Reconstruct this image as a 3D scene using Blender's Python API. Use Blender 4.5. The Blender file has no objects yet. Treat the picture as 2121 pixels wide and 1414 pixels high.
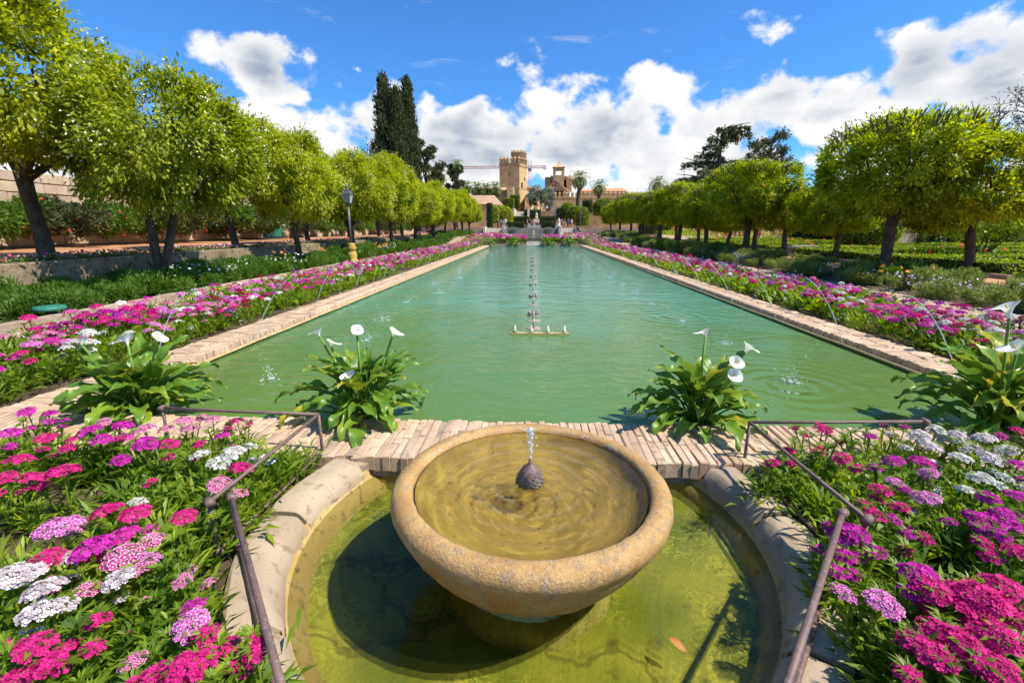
import bpy, bmesh, math, random
import numpy as np
from mathutils import Vector, Matrix

R = math.radians
rng = np.random.default_rng(7)
random.seed(7)
scene = bpy.context.scene
COL = scene.collection

# ------------------------------------------------------------------ camera
CAM = np.array([0.0, 0.0, 1.75])
PITCH, YAW, FOC = R(13.9075), R(2.5638), 943.0
cam_d = bpy.data.cameras.new('camera')
cam_d.sensor_width = 36.0
cam_d.lens = 36.0 * FOC / 2121.0
cam_d.clip_start = 0.05
cam_d.clip_end = 6000
cam = bpy.data.objects.new('camera', cam_d)
COL.objects.link(cam)
cam.location = CAM
cam.rotation_euler = (R(90) - PITCH, 0, YAW)
scene.camera = cam

_f0 = np.array([-math.sin(YAW), math.cos(YAW), 0]); _rt = np.array([math.cos(YAW), math.sin(YAW), 0])
_fw = _f0 * math.cos(PITCH) + np.array([0, 0, -math.sin(PITCH)])
_up = _f0 * math.sin(PITCH) + np.array([0, 0, math.cos(PITCH)])

def ray(x, y):
    return _fw + _rt * (x - 1060.5) / FOC - _up * (y - 707) / FOC

def atY(x, y, Y):
    d = ray(x, y); return CAM + d * (Y / d[1])

def atZ(x, y, z):
    d = ray(x, y); return CAM + d * ((z - CAM[2]) / d[2])

def atX(x, y, X):
    d = ray(x, y); return CAM + d * (X / d[0])

# ------------------------------------------------------------------ node helpers
class V:
    """A node socket with arithmetic."""
    def __init__(self, nt, s): self.nt, self.s = nt, s
    def _m(self, op, *a):
        n = self.nt.nodes.new('ShaderNodeMath'); n.operation = op
        for i, q in enumerate((self,) + a):
            if isinstance(q, V): self.nt.links.new(q.s, n.inputs[i])
            else: n.inputs[i].default_value = q
        return V(self.nt, n.outputs[0])
    def __add__(self, o): return self._m('ADD', o)
    __radd__ = __add__
    def __sub__(self, o): return self._m('SUBTRACT', o)
    def __mul__(self, o): return self._m('MULTIPLY', o)
    __rmul__ = __mul__
    def __truediv__(self, o): return self._m('DIVIDE', o)
    def pow(self, o): return self._m('POWER', o)
    def max(self, o): return self._m('MAXIMUM', o)
    def min(self, o): return self._m('MINIMUM', o)
    def f(self, op, *a): return self._m(op, *a)
    def ss(self, a, b):
        n = self.nt.nodes.new('ShaderNodeMapRange'); n.interpolation_type = 'SMOOTHSTEP'
        self.nt.links.new(self.s, n.inputs[0])
        n.inputs[1].default_value = a; n.inputs[2].default_value = b
        return V(self.nt, n.outputs[0])

def mixc(nt, fac, a, b):
    n = nt.nodes.new('ShaderNodeMix'); n.data_type = 'RGBA'
    for k, q in ((0, fac), (6, a), (7, b)):
        if isinstance(q, V): nt.links.new(q.s, n.inputs[k])
        elif k == 0: n.inputs[k].default_value = q
        else: n.inputs[k].default_value = (*q[:3], 1)
    return V(nt, n.outputs[2])

def noise(nt, vec, scale, detail=4, rough=0.55, dist=0.0):
    n = nt.nodes.new('ShaderNodeTexNoise')
    n.inputs['Scale'].default_value = scale; n.inputs['Detail'].default_value = detail
    n.inputs['Roughness'].default_value = rough; n.inputs['Distortion'].default_value = dist
    if vec is not None: nt.links.new(vec.s, n.inputs['Vector'])
    return V(nt, n.outputs[0])

def comb(nt, x, y, z):
    n = nt.nodes.new('ShaderNodeCombineXYZ')
    for i, q in enumerate((x, y, z)):
        if isinstance(q, V): nt.links.new(q.s, n.inputs[i])
        else: n.inputs[i].default_value = q
    return V(nt, n.outputs[0])

def sep(nt, v):
    n = nt.nodes.new('ShaderNodeSeparateXYZ'); nt.links.new(v.s, n.inputs[0])
    return [V(nt, o) for o in n.outputs]

# ------------------------------------------------------------------ sky and sun
SUN_AZ, SUN_EL = R(105), R(54)          # azimuth clockwise from +Y (the pool axis)
SUN_DIR = np.array([math.sin(SUN_AZ) * math.cos(SUN_EL), math.cos(SUN_AZ) * math.cos(SUN_EL), math.sin(SUN_EL)])
world = bpy.data.worlds.new('World'); scene.world = world; world.use_nodes = True
wn = world.node_tree; wn.nodes.clear()
sky = wn.nodes.new('ShaderNodeTexSky'); sky.sky_type = 'NISHITA'; sky.sun_disc = False
sky.sun_elevation = SUN_EL; sky.sun_rotation = SUN_AZ
sky.air_density = 1.0; sky.dust_density = 0.3; sky.ozone_density = 2.5
tc = wn.nodes.new('ShaderNodeTexCoord')
dx, dy, dz = sep(wn, V(wn, tc.outputs['Generated']))
az = dx.f('ARCTAN2', dy)
el = dz.f('ARCSINE')
# cumulus: (centre x, centre y, half width, half height, weight) as seen in the photograph, turned into azimuth/elevation
CLOUDS = [(530, 142, 118, 58, .80), (610, 182, 50, 36, .60), (600, 305, 240, 66, .75), (780, 285, 110, 66, .75), (890, 215, 42, 27, .60), (985, 222, 50, 30, .60),
          (1000, 312, 250, 85, .80), (1140, 215, 78, 52, .64), (1110, 170, 40, 34, .50), (1350, 220, 115, 70, .72), (1330, 160, 52, 42, .56), (1250, 285, 150, 78, .80), (1490, 258, 140, 74, .85), (1620, 205, 95, 68, .80),
          (1370, 335, 170, 66, .80), (1540, 330, 120, 50, .72), (1180, 330, 150, 66, .8), (1760, 235, 150, 68, .85), (1900, 175, 105, 84, .85), (2090, 150, 165, 105, .90), (2330, 150, 240, 140, .85), (1710, 340, 240, 36, .60),
          (150, 340, 300, 60, .6), (-300, 310, 300, 100, .6), (742, 145, 26, 9, .45), (1690, 22, 50, 10, .42), (703, 176, 22, 15, .42)]
bias = None
for (px, py, rx, ry, w) in CLOUDS:
    d = ray(px, py); d = d / np.linalg.norm(d)
    a0, e0 = math.atan2(d[0], d[1]), math.asin(d[2])
    sc_ = np.linalg.norm(ray(px, py))
    ga = (az - a0) * (FOC * sc_ * sc_ * math.cos(e0) / rx / 1.0); ge = (el - e0) * (FOC * sc_ / ry)
    g = (ga * ga + ge * ge).f('MULTIPLY', -0.7).f('EXPONENT') * w
    bias = g if bias is None else bias.max(g)
low = el.ss(R(12), R(3)) * 0.60            # the bank goes on round the horizon
bias = bias.max(low)
cv = comb(wn, az, el * 1.25, 0.35)
cv2 = comb(wn, az + 0.03, el * 1.25 + 0.06, 0.35)
big = noise(wn, cv, 5.5, 2, 0.5)
fine = noise(wn, cv, 11.0, 7, 0.58, 0.12)
soft = noise(wn, cv2, 7.5, 3, 0.5)
d0 = big * 0.45 + fine * 0.85
dens = bias + (d0 - 0.65) * 1.75 - 0.27
mask = dens.ss(0.0, 0.24)
thick = dens.ss(0.10, 0.70)
shade = noise(wn, comb(wn, az * 1.1, el * 2.6, 1.7), 5.0, 5, 0.55, 0.3).ss(0.36, 0.68)
lit = ((fine - soft) * 1.7 + 1.02 - thick * shade * 0.95).f('MINIMUM', 1.0).max(0.0)
wisp = noise(wn, comb(wn, az * 1.6, el * 7.0, 2.0), 4.0, 4, 0.65, 0.6).ss(0.58, 0.80) * el.ss(R(9), R(22)) * 0.4
ccol = mixc(wn, lit, (0.36, 0.43, 0.55), (1.0, 1.0, 1.0))
tint = wn.nodes.new('ShaderNodeMix'); tint.data_type = 'RGBA'; tint.blend_type = 'MULTIPLY'
tint.inputs[0].default_value = 1.0; tint.inputs[7].default_value = (0.33, 0.74, 1.17, 1)
wn.links.new(sky.outputs[0], tint.inputs[6])
CLOUD_GAIN = 5.9
cs = wn.nodes.new('ShaderNodeMix'); cs.data_type = 'RGBA'; cs.blend_type = 'MULTIPLY'; cs.inputs[0].default_value = 1
wn.links.new(ccol.s, cs.inputs[6]); cs.inputs[7].default_value = (CLOUD_GAIN,) * 3 + (1,)
m1 = mixc(wn, mask.max(wisp), V(wn, tint.outputs[2]), V(wn, cs.outputs[2]))
bg = wn.nodes.new('ShaderNodeBackground'); bg.inputs[1].default_value = 0.084
wn.links.new(m1.s, bg.inputs[0])
world.cycles.sampling_method = 'NONE'
wo = wn.nodes.new('ShaderNodeOutputWorld'); wn.links.new(bg.outputs[0], wo.inputs[0])

sun_d = bpy.data.lights.new('sun', 'SUN'); sun_d.energy = 3.2; sun_d.angle = R(0.5); sun_d.color = (1.0, 0.93, 0.82)
sun = bpy.data.objects.new('sun', sun_d); COL.objects.link(sun)
sun.rotation_euler = Vector(SUN_DIR).to_track_quat('Z', 'Y').to_euler()
vs = scene.view_settings
vs.view_transform = 'Standard'; vs.look = 'None'; vs.exposure = 1.04; vs.gamma = 1.0; vs.use_curve_mapping = False
scene.cycles.use_adaptive_sampling = True; scene.cycles.adaptive_threshold = 0.03
scene.cycles.max_bounces = 5; scene.cycles.diffuse_bounces = 3; scene.cycles.glossy_bounces = 3
scene.cycles.transmission_bounces = 4; scene.cycles.transparent_max_bounces = 12; scene.cycles.volume_bounces = 0
scene.cycles.use_denoising = True
scene.cycles.caustics_reflective = False; scene.cycles.caustics_refractive = False

# ------------------------------------------------------------------ materials
def s2l(r, g, b):
    return tuple(((c / 255) / 12.92 if c / 255 < .04045 else ((c / 255 + .055) / 1.055) ** 2.4) for c in (r, g, b))

def newmat(name):
    m = bpy.data.materials.new(name); m.use_nodes = True; nt = m.node_tree; nt.nodes.clear()
    out = nt.nodes.new('ShaderNodeOutputMaterial')
    return m, nt, out

def pbsdf(nt, color=None, rough=.8, spec=.3, normal=None, metal=0.0):
    p = nt.nodes.new('ShaderNodeBsdfPrincipled')
    if isinstance(color, V): nt.links.new(color.s, p.inputs['Base Color'])
    else: p.inputs['Base Color'].default_value = (*color, 1)
    p.inputs['Roughness'].default_value = rough if not isinstance(rough, V) else .5
    if isinstance(rough, V): nt.links.new(rough.s, p.inputs['Roughness'])
    p.inputs['Specular IOR Level'].default_value = spec; p.inputs['Metallic'].default_value = metal
    if normal is not None: nt.links.new(normal.s, p.inputs['Normal'])
    return p

def bump(nt, h, strength=.5, dist=.02, normal=None):
    b = nt.nodes.new('ShaderNodeBump'); b.inputs['Strength'].default_value = strength; b.inputs['Distance'].default_value = dist
    nt.links.new(h.s, b.inputs['Height'])
    if normal is not None: nt.links.new(normal.s, b.inputs['Normal'])
    return V(nt, b.outputs[0])

def coords(nt, kind='Object'):
    if kind == 'World':
        g = nt.nodes.new('ShaderNodeNewGeometry'); return V(nt, g.outputs['Position'])
    t = nt.nodes.new('ShaderNodeTexCoord'); return V(nt, t.outputs[kind])

def rough_mat(name, cols, scale=4., rough=.85, bscale=30., bstr=.4, bdist=.01, island=0.0, spots=None, kind='World', spec=.25, sharp=.5):
    """Mottled surface: 2-3 colours mixed by noise, fine relief, optional tone per piece, optional dark specks."""
    m, nt, out = newmat(name); c = coords(nt, kind)
    n1 = noise(nt, c, scale, 6, .6); n2 = noise(nt, c, scale * 4.3, 5, .6)
    w = .32 * sharp
    col = mixc(nt, n1.ss(.5 - w, .5 + w), cols[0], cols[1])
    if len(cols) > 2: col = mixc(nt, n2.ss(.53, .53 + w), col, cols[2])
    if spots: col = mixc(nt, noise(nt, c, spots[1], 4, .7).ss(spots[2], spots[2] + .08), col, spots[0])
    if island:
        g = nt.nodes.new('ShaderNodeObjectInfo'); g2 = nt.nodes.new('ShaderNodeNewGeometry')
        r = (V(nt, g.outputs['Random']) + V(nt, g2.outputs['Random Per Island'])).f('FRACT')
        hsv = nt.nodes.new('ShaderNodeHueSaturation'); nt.links.new(col.s, hsv.inputs['Color'])
        nt.links.new((r * island + (1 - island / 2)).s, hsv.inputs['Value'])
        nt.links.new(((r * 7.31).f('FRACT') * (island * .05) + (.5 - island * .025)).s, hsv.inputs['Hue'])
        col = V(nt, hsv.outputs[0])
    h = noise(nt, c, bscale, 6, .65)
    p = pbsdf(nt, col, rough, spec, bump(nt, h, bstr, bdist))
    nt.links.new(p.outputs[0], out.inputs[0])
    return m

def leaf_mat(name, dark, mid, light, trans=.35, rough=.45, tl=None, spec=.35):
    """Foliage: every leaf takes its own tone; light passes through."""
    m, nt, out = newmat(name)
    g = nt.nodes.new('ShaderNodeNewGeometry'); r = V(nt, g.outputs['Random Per Island'])
    big = noise(nt, V(nt, g.outputs['Position']), 2.1, 3, .6)
    k = r * .62 + (big - .5) * 1.5 + .16
    col = mixc(nt, k.ss(.0, .5), dark, mid); col = mixc(nt, k.ss(.5, .95), col, light)
    p = pbsdf(nt, col, rough, spec)
    t = nt.nodes.new('ShaderNodeBsdfTranslucent')
    hs = nt.nodes.new('ShaderNodeHueSaturation'); hs.inputs['Value'].default_value = 1.5; hs.inputs['Saturation'].default_value = 1.1
    hs.inputs['Hue'].default_value = .497
    nt.links.new(col.s, hs.inputs['Color']); nt.links.new(hs.outputs[0], t.inputs[0])
    mx = nt.nodes.new('ShaderNodeMixShader'); mx.inputs[0].default_value = trans
    nt.links.new(p.outputs[0], mx.inputs[1]); nt.links.new(t.outputs[0], mx.inputs[2]); nt.links.new(mx.outputs[0], out.inputs[0])
    return m

def plain(name, col, rough=.6, spec=.3, metal=0., var=.12, scale=20.):
    m, nt, out = newmat(name); c = coords(nt, 'Object')
    n = noise(nt, c, scale, 4)
    cc = mixc(nt, n.ss(.3, .7), tuple(x * (1 - var) for x in col), tuple(min(1, x * (1 + var)) for x in col))
    p = pbsdf(nt, cc, rough, spec, None, metal); nt.links.new(p.outputs[0], out.inputs[0])
    return m

M = {}
M['brick'] = rough_mat('coping_brick', [(.50, .34, .215), (.60, .45, .30), (.39, .26, .17)], 5., .85, 60., .5, .006, island=.26, spots=((.16, .12, .09), 9., .64))
M['mortar'] = rough_mat('mortar', [(.30, .23, .17), (.40, .31, .23), (.18, .14, .1)], 9., .95, 40., .6, .01)
M['wetwall'] = rough_mat('wet_pool_wall', [(.30, .26, .12), (.40, .33, .16), (.14, .13, .07)], 6., .6, 30., .4, .01)
M['kerbstone'] = rough_mat('kerb_stone', [(.38, .29, .185), (.48, .38, .26), (.29, .21, .135)], 3.2, .85, 45., .6, .008, island=.10, spots=((.20, .17, .13), 16., .64))
def bowl_mat():
    m, nt, out = newmat('fountain_stone'); c = coords(nt, 'Object'); x, y, z = sep(nt, c); r = (x * x + y * y).f('SQRT')
    n1 = noise(nt, c, 4.2, 6, .65); n2 = noise(nt, c, 19., 6, .7); n3 = noise(nt, c, 75., 4, .7); n4 = noise(nt, comb(nt, x * 3., y * 3., z * 1.2), 2.2, 5, .65)
    col = mixc(nt, n1.ss(.32, .68), (.44, .235, .065), (.57, .36, .13))
    col = mixc(nt, (n4.ss(.40, .60) * (z * -1.).ss(-.40, -.30)), col, (.44, .20, .045))
    col = mixc(nt, n2.ss(.50, .62) * .75, col, (.27, .19, .11))
    col = mixc(nt, n3.ss(.52, .66) * .5, col, (.66, .48, .25))
    col = mixc(nt, (n2 + z.ss(.44, .475) * r.ss(.65, .61) * .10).ss(.60, .74) * .8, col, (.66, .54, .36))
    p = pbsdf(nt, col, n1.ss(.3, .7) * .3 + .38, .45, bump(nt, n2 * .5 + n3 * .5, 1., .014)); nt.links.new(p.outputs[0], out.inputs[0]); return m
M['bowl'] = bowl_mat()
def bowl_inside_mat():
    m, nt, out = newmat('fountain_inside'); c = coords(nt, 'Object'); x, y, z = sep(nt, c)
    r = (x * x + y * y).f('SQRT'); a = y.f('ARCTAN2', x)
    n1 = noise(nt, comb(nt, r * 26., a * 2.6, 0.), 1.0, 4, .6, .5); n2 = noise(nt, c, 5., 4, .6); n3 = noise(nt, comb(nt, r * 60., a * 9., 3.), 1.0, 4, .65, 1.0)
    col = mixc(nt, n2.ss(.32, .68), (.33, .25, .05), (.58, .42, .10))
    col = mixc(nt, n1.ss(.48, .66), col, (.74, .55, .14)); col = mixc(nt, n3.ss(.62, .74) * r.ss(.2, .5), col, (.85, .66, .22))  # golden ring streaks: caustic light of the rippling water, painted into the stone colour
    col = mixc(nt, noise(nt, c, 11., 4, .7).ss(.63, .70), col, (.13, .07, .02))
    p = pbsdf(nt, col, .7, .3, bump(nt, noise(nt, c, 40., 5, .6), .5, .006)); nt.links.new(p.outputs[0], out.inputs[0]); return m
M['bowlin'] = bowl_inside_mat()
M['pedestal'] = rough_mat('algae_pedestal', [(.34, .30, .07), (.50, .44, .16), (.20, .22, .03)], 7., .7, 40., .7, .02)
def basin_mat():
    m, nt, out = newmat('basin_floor'); c = coords(nt, 'World')
    n1 = noise(nt, c, 1.9, 5, .6); n2 = noise(nt, c, 7., 5, .6); n3 = noise(nt, c, 9., 3, .5, 1.2); n4 = noise(nt, c, 30., 4, .7)
    col = mixc(nt, n1.ss(.34, .66), (.19, .23, .024), (.42, .40, .055))
    col = mixc(nt, n2.ss(.56, .70), col, (.16, .17, .022))
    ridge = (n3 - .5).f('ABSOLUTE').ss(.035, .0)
    col = mixc(nt, ridge * noise(nt, c, 1.3, 2).ss(.45, .62) * .75, col, (.78, .70, .10))  # bright yellow filaments over the algae, painted in place of caustic light
    col = mixc(nt, n4.ss(.62, .70), col, (.15, .12, .03))
    cx, cy, cz = sep(nt, c)
    ck = (noise(nt, comb(nt, cx * .8, cy * .8, 5.), 1.1, 5, .5) - .5).f('ABSOLUTE').ss(.012, .003)
    col = mixc(nt, ck * .7, col, (.07, .06, .02))
    p = pbsdf(nt, col, .9, .2, bump(nt, n2 * .5 + n4 * .5, 1., .03)); nt.links.new(p.outputs[0], out.inputs[0]); return m
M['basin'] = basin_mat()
M['ledge'] = rough_mat('basin_ledge', [(.44, .30, .10), (.52, .38, .15), (.20, .15, .07)], 4., .8, 50., .6, .01)
M['rust'] = rough_mat('rusty_iron', [(.13, .085, .07), (.20, .12, .09), (.26, .20, .19)], 16., .55, 90., .5, .003, spec=.5)
M['soil'] = rough_mat('soil', [(.085, .055, .035), (.14, .095, .06), (.05, .033, .02)], 3., .95, 22., 1., .03)
M['drysoil'] = rough_mat('gravelly_soil', [(.40, .28, .17), (.52, .38, .25), (.24, .17, .10)], 5., .95, 60., .8, .02)
M['path'] = rough_mat('orange_sand_path', [(.44, .20, .09), (.52, .27, .13), (.36, .16, .08)], 1.2, .95, 30., .3, .01)
M['terrace'] = rough_mat('terrace_paving', [(.40, .24, .14), (.48, .31, .19)], .6, .95, 12., .3, .02)
M['ground'] = rough_mat('ground', [(.08, .08, .03), (.12, .10, .05)], .05, .95, 3., .3, .05)
M['lowwall'] = rough_mat('old_rendered_wall', [(.24, .18, .11), (.34, .26, .16), (.09, .07, .04)], 2.4, .9, 18., .8, .03, spots=((.10, .085, .045), 2.2, .56))
M['curb'] = rough_mat('border_kerb', [(.36, .27, .20), (.46, .37, .28), (.22, .17, .12)], 1.8, .9, 30., .5, .01, island=.2)
M['sand'] = rough_mat('sandstone', [(.47, .31, .14), (.62, .44, .23), (.36, .23, .105)], .35, .9, 1.6, .8, .15, spots=((.22, .15, .08), .9, .60), sharp=.8)
M['sandd'] = rough_mat('weathered_sandstone', [(.38, .25, .125), (.50, .35, .19), (.24, .16, .09)], .3, .9, 1.6, .6, .1)
M['ashlar'] = rough_mat('garden_wall_stone', [(.50, .36, .24), (.60, .46, .32), (.38, .27, .18)], 1.1, .9, 8., .6, .03, island=.25)
M['white'] = rough_mat('white_render', [(.78, .77, .74), (.70, .69, .66)], .8, .85, 8., .2, .01)
M['tile'] = rough_mat('roof_tiles', [(.52, .33, .18), (.62, .42, .26), (.34, .22, .13)], .6, .9, 3., .6, .1, island=.4)
M['redtile'] = rough_mat('red_roof_tiles', [(.62, .30, .15), (.68, .36, .2), (.5, .24, .12)], .5, .9, 3., .5, .1, island=.25)
M['dark'] = plain('dark_opening', (.03, .025, .02), .9)
M['bark'] = rough_mat('orange_tree_bark', [(.07, .054, .038), (.12, .095, .068), (.17, .14, .10)], 5., .95, 26., .9, .03)
M['palmbark'] = rough_mat('palm_bark', [(.09, .07, .05), (.13, .10, .075)], 2., .95, 9., .9, .08)
M['twig'] = rough_mat('pruned_twigs', [(.10, .08, .055), (.15, .12, .085)], 6., .9, 30., .5, .01)
M['leafL'] = leaf_mat('orange_leaf', (.13, .18, .010), (.37, .42, .012), (.62, .63, .035), .45, .45, None, .25)
M['leafD'] = leaf_mat('blossom_tree_leaf', (.10, .15, .014), (.29, .35, .018), (.55, .58, .06), .44, .45, None, .25)
M['leafR'] = leaf_mat('pruned_orange_leaf', (.11, .165, .012), (.30, .37, .014), (.57, .60, .035), .58, .45, None, .25)
M['blossom'] = plain('blossom_petal', (.80, .76, .55), .6)
M['orange'] = plain('orange_peel', (.75, .26, .02), .5)
M['cypress'] = leaf_mat('cypress_foliage', (.04, .06, .02), (.075, .10, .034), (.12, .145, .055), .3, .7)
M['cedar'] = leaf_mat('cedar_foliage', (.05, .075, .03), (.085, .115, .04), (.13, .16, .065), .3, .7)
M['bgtree'] = leaf_mat('far_tree_foliage', (.04, .055, .02), (.075, .09, .03), (.11, .12, .05), .25, .7)
M['olive'] = leaf_mat('olive_foliage', (.11, .15, .09), (.18, .22, .14), (.26, .30, .20), .25, .6)
M['palm'] = leaf_mat('palm_frond', (.08, .13, .03), (.16, .22, .055), (.26, .31, .11), .35, .5)
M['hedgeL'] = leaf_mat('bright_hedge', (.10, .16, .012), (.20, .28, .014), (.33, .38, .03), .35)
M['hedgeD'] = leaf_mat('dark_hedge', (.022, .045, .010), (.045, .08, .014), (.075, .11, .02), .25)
M['box'] = leaf_mat('box_hedge', (.11, .19, .015), (.25, .35, .02), (.44, .50, .045), .42)
M['shrub'] = leaf_mat('leafy_shrub', (.05, .115, .016), (.115, .22, .026), (.22, .33, .05), .4)
M['grey'] = leaf_mat('silver_shrub', (.12, .15, .11), (.20, .23, .19), (.30, .33, .29), .25, .7)
M['olivey'] = leaf_mat('rambling_shrub', (.11, .155, .03), (.22, .275, .06), (.36, .40, .13), .4)
M['sw_leaf'] = leaf_mat('sweet_william_leaf', (.07, .14, .012), (.19, .30, .02), (.40, .47, .04), .45)
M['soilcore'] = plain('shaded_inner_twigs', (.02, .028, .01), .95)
M['fglass'] = plain('frosted_lamp_glass', (.42, .46, .42), .25, .5)
M['iron'] = plain('grey_painted_iron', (.10, .105, .11), .45, .5)
M['ochre'] = rough_mat('ochre_lamp_base', [(.45, .30, .07), (.55, .38, .10), (.30, .19, .05)], 5., .7, 40., .4, .01)
M['greenpaint'] = plain('green_paint', (.035, .20, .135), .5)
M['stone'] = rough_mat('bench_stone', [(.30, .24, .18), (.40, .33, .26), (.2, .16, .12)], 3., .9, 30., .5, .02)
M['statue'] = rough_mat('pale_statue_stone', [(.55, .48, .38), (.66, .60, .50), (.42, .36, .28)], 1.5, .85, 8., .4, .03)
M['crane'] = plain('crane_red', (.30, .05, .05), .5)
M['concrete'] = plain('pale_concrete', (.62, .62, .62), .8)
M['nozzle'] = plain('nozzle_metal', (.30, .28, .25), .4, .5, .4)
M['nozzlepod'] = rough_mat('nozzle_pod', [(.50, .50, .44), (.62, .62, .56)], 10., .6, 40., .3, .01)
M['pipe'] = rough_mat('limed_pipe', [(.50, .36, .14), (.60, .45, .20), (.34, .24, .10)], 6., .6, 40., .4, .005)
M['deadleaf'] = plain('dead_leaf', (.45, .19, .05), .7)

def flower_mat(name, outer, inner, ring=None, trans=.25):
    m, nt, out = newmat(name)
    a = nt.nodes.new('ShaderNodeAttribute'); a.attribute_name = 'rad'
    r = V(nt, a.outputs['Fac'])
    g = nt.nodes.new('ShaderNodeNewGeometry'); k = V(nt, g.outputs['Random Per Island'])
    o2 = mixc(nt, k, tuple(c * .58 for c in outer), tuple(min(.92, c * 1.15 + .03) for c in outer))
    col = mixc(nt, r.ss(.16, .34), inner, o2)
    if ring: col = mixc(nt, r.ss(.72, .86), col, ring)
    d = pbsdf(nt, col, .6, .15)
    t = nt.nodes.new('ShaderNodeBsdfTranslucent'); nt.links.new(col.s, t.inputs[0])
    mx = nt.nodes.new('ShaderNodeMixShader'); mx.inputs[0].default_value = trans
    nt.links.new(d.outputs[0], mx.inputs[1]); nt.links.new(t.outputs[0], mx.inputs[2]); nt.links.new(mx.outputs[0], out.inputs[0])
    return m
FC = {
    'hot pink': flower_mat('petal_hot_pink', (.78, .012, .24), (.55, .01, .14)),
    'magenta': flower_mat('petal_magenta', (.70, .012, .38), (.62, .10, .40)),
    'purple': flower_mat('petal_purple', (.68, .012, .42), (.52, .01, .34)),
    'white': flower_mat('petal_white', (.88, .83, .72), (.76, .72, .50)),
    'blush': flower_mat('petal_blush', (.84, .70, .70), (.70, .40, .45)),
    'crimson': flower_mat('petal_crimson', (.40, .006, .06), (.25, .005, .04)),
    'pink and white': flower_mat('petal_pink_white', (.78, .03, .28), (.85, .70, .72), ring=(.84, .60, .70)),
    'lilac pink': flower_mat('petal_lilac', (.76, .08, .48), (.85, .72, .78), ring=(.85, .48, .70)),
}

def attr_mat(name, rough=.6, trans=.25):
    m, nt, out = newmat(name)
    a = nt.nodes.new('ShaderNodeAttribute'); a.attribute_name = 'Col'
    c = V(nt, a.outputs['Color'])
    d = pbsdf(nt, c, rough, .2)
    t = nt.nodes.new('ShaderNodeBsdfTranslucent'); nt.links.new(c.s, t.inputs[0])
    mx = nt.nodes.new('ShaderNodeMixShader'); mx.inputs[0].default_value = trans
    nt.links.new(d.outputs[0], mx.inputs[1]); nt.links.new(t.outputs[0], mx.inputs[2]); nt.links.new(mx.outputs[0], out.inputs[0])
    return m
M['petals'] = attr_mat('mixed_petals')

def water_mat(name, body, clear, tintc, s1, s2, bstr, dist=.03, rings=None, body2=None, grad=None, rough=.02, aniso=(1, 1), refr=0.0):
    """Water: Fresnel reflection over partly clear, partly turbid water."""
    m, nt, out = newmat(name); c = coords(nt, 'World')
    cx, cy, cz = sep(nt, c); cv = comb(nt, cx * aniso[0], cy * aniso[1], cz)
    h = noise(nt, cv, s1, 3, .5, .4) * .7 + noise(nt, cv, s2, 4, .55, .3) * .3
    if rings:
        for (rx, ry, k, amp, fall) in rings:
            ddx = cx - rx; ddy = cy - ry
            dd = (ddx * ddx + ddy * ddy).f('SQRT')
            h = h + (dd * k).f('SINE') * (dd * (-fall)).f('EXPONENT') * amp
    nrm = bump(nt, h, bstr, dist)
    fr = nt.nodes.new('ShaderNodeFresnel'); fr.inputs[0].default_value = 1.333; nt.links.new(nrm.s, fr.inputs['Normal'])
    gl = nt.nodes.new('ShaderNodeBsdfGlossy'); gl.inputs['Roughness'].default_value = rough; nt.links.new(nrm.s, gl.inputs['Normal'])
    df = nt.nodes.new('ShaderNodeBsdfDiffuse')
    bc = body
    if body2:
        k = noise(nt, c, .35, 3, .5)
        if grad: k = cy.ss(*grad) * .72 + k * .95 - .34
        bc = mixc(nt, k.ss(.1, .9), body, body2)
        nt.links.new(bc.s, df.inputs[0])
    else: df.inputs[0].default_value = (*body, 1)
    tr = nt.nodes.new('ShaderNodeBsdfTransparent'); tr.inputs[0].default_value = (*tintc, 1)
    a = nt.nodes.new('ShaderNodeMixShader'); a.inputs[0].default_value = clear
    src = tr
    if refr:
        rf_ = nt.nodes.new('ShaderNodeBsdfRefraction'); rf_.inputs['IOR'].default_value = 1.333; rf_.inputs['Roughness'].default_value = .0; rf_.inputs['Color'].default_value = (*tintc, 1)
        nt.links.new(nrm.s, rf_.inputs['Normal'])
        src = nt.nodes.new('ShaderNodeMixShader'); src.inputs[0].default_value = refr
        nt.links.new(tr.outputs[0], src.inputs[1]); nt.links.new(rf_.outputs[0], src.inputs[2])
    nt.links.new(df.outputs[0], a.inputs[1]); nt.links.new(src.outputs[0], a.inputs[2])
    b = nt.nodes.new('ShaderNodeMixShader'); nt.links.new(fr.outputs[0], b.inputs[0])
    nt.links.new(a.outputs[0], b.inputs[1]); nt.links.new(gl.outputs[0], b.inputs[2]); nt.links.new(b.outputs[0], out.inputs[0])
    return m

def spray_mat():
    m, nt, out = newmat('falling_water')
    p = pbsdf(nt, (.85, .9, .92), .08, .6)
    t = nt.nodes.new('ShaderNodeBsdfTransparent')
    mx = nt.nodes.new('ShaderNodeMixShader'); mx.inputs[0].default_value = .45
    nt.links.new(t.outputs[0], mx.inputs[1]); nt.links.new(p.outputs[0], mx.inputs[2]); nt.links.new(mx.outputs[0], out.inputs[0])
    return m
M['spray'] = spray_mat()

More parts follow.
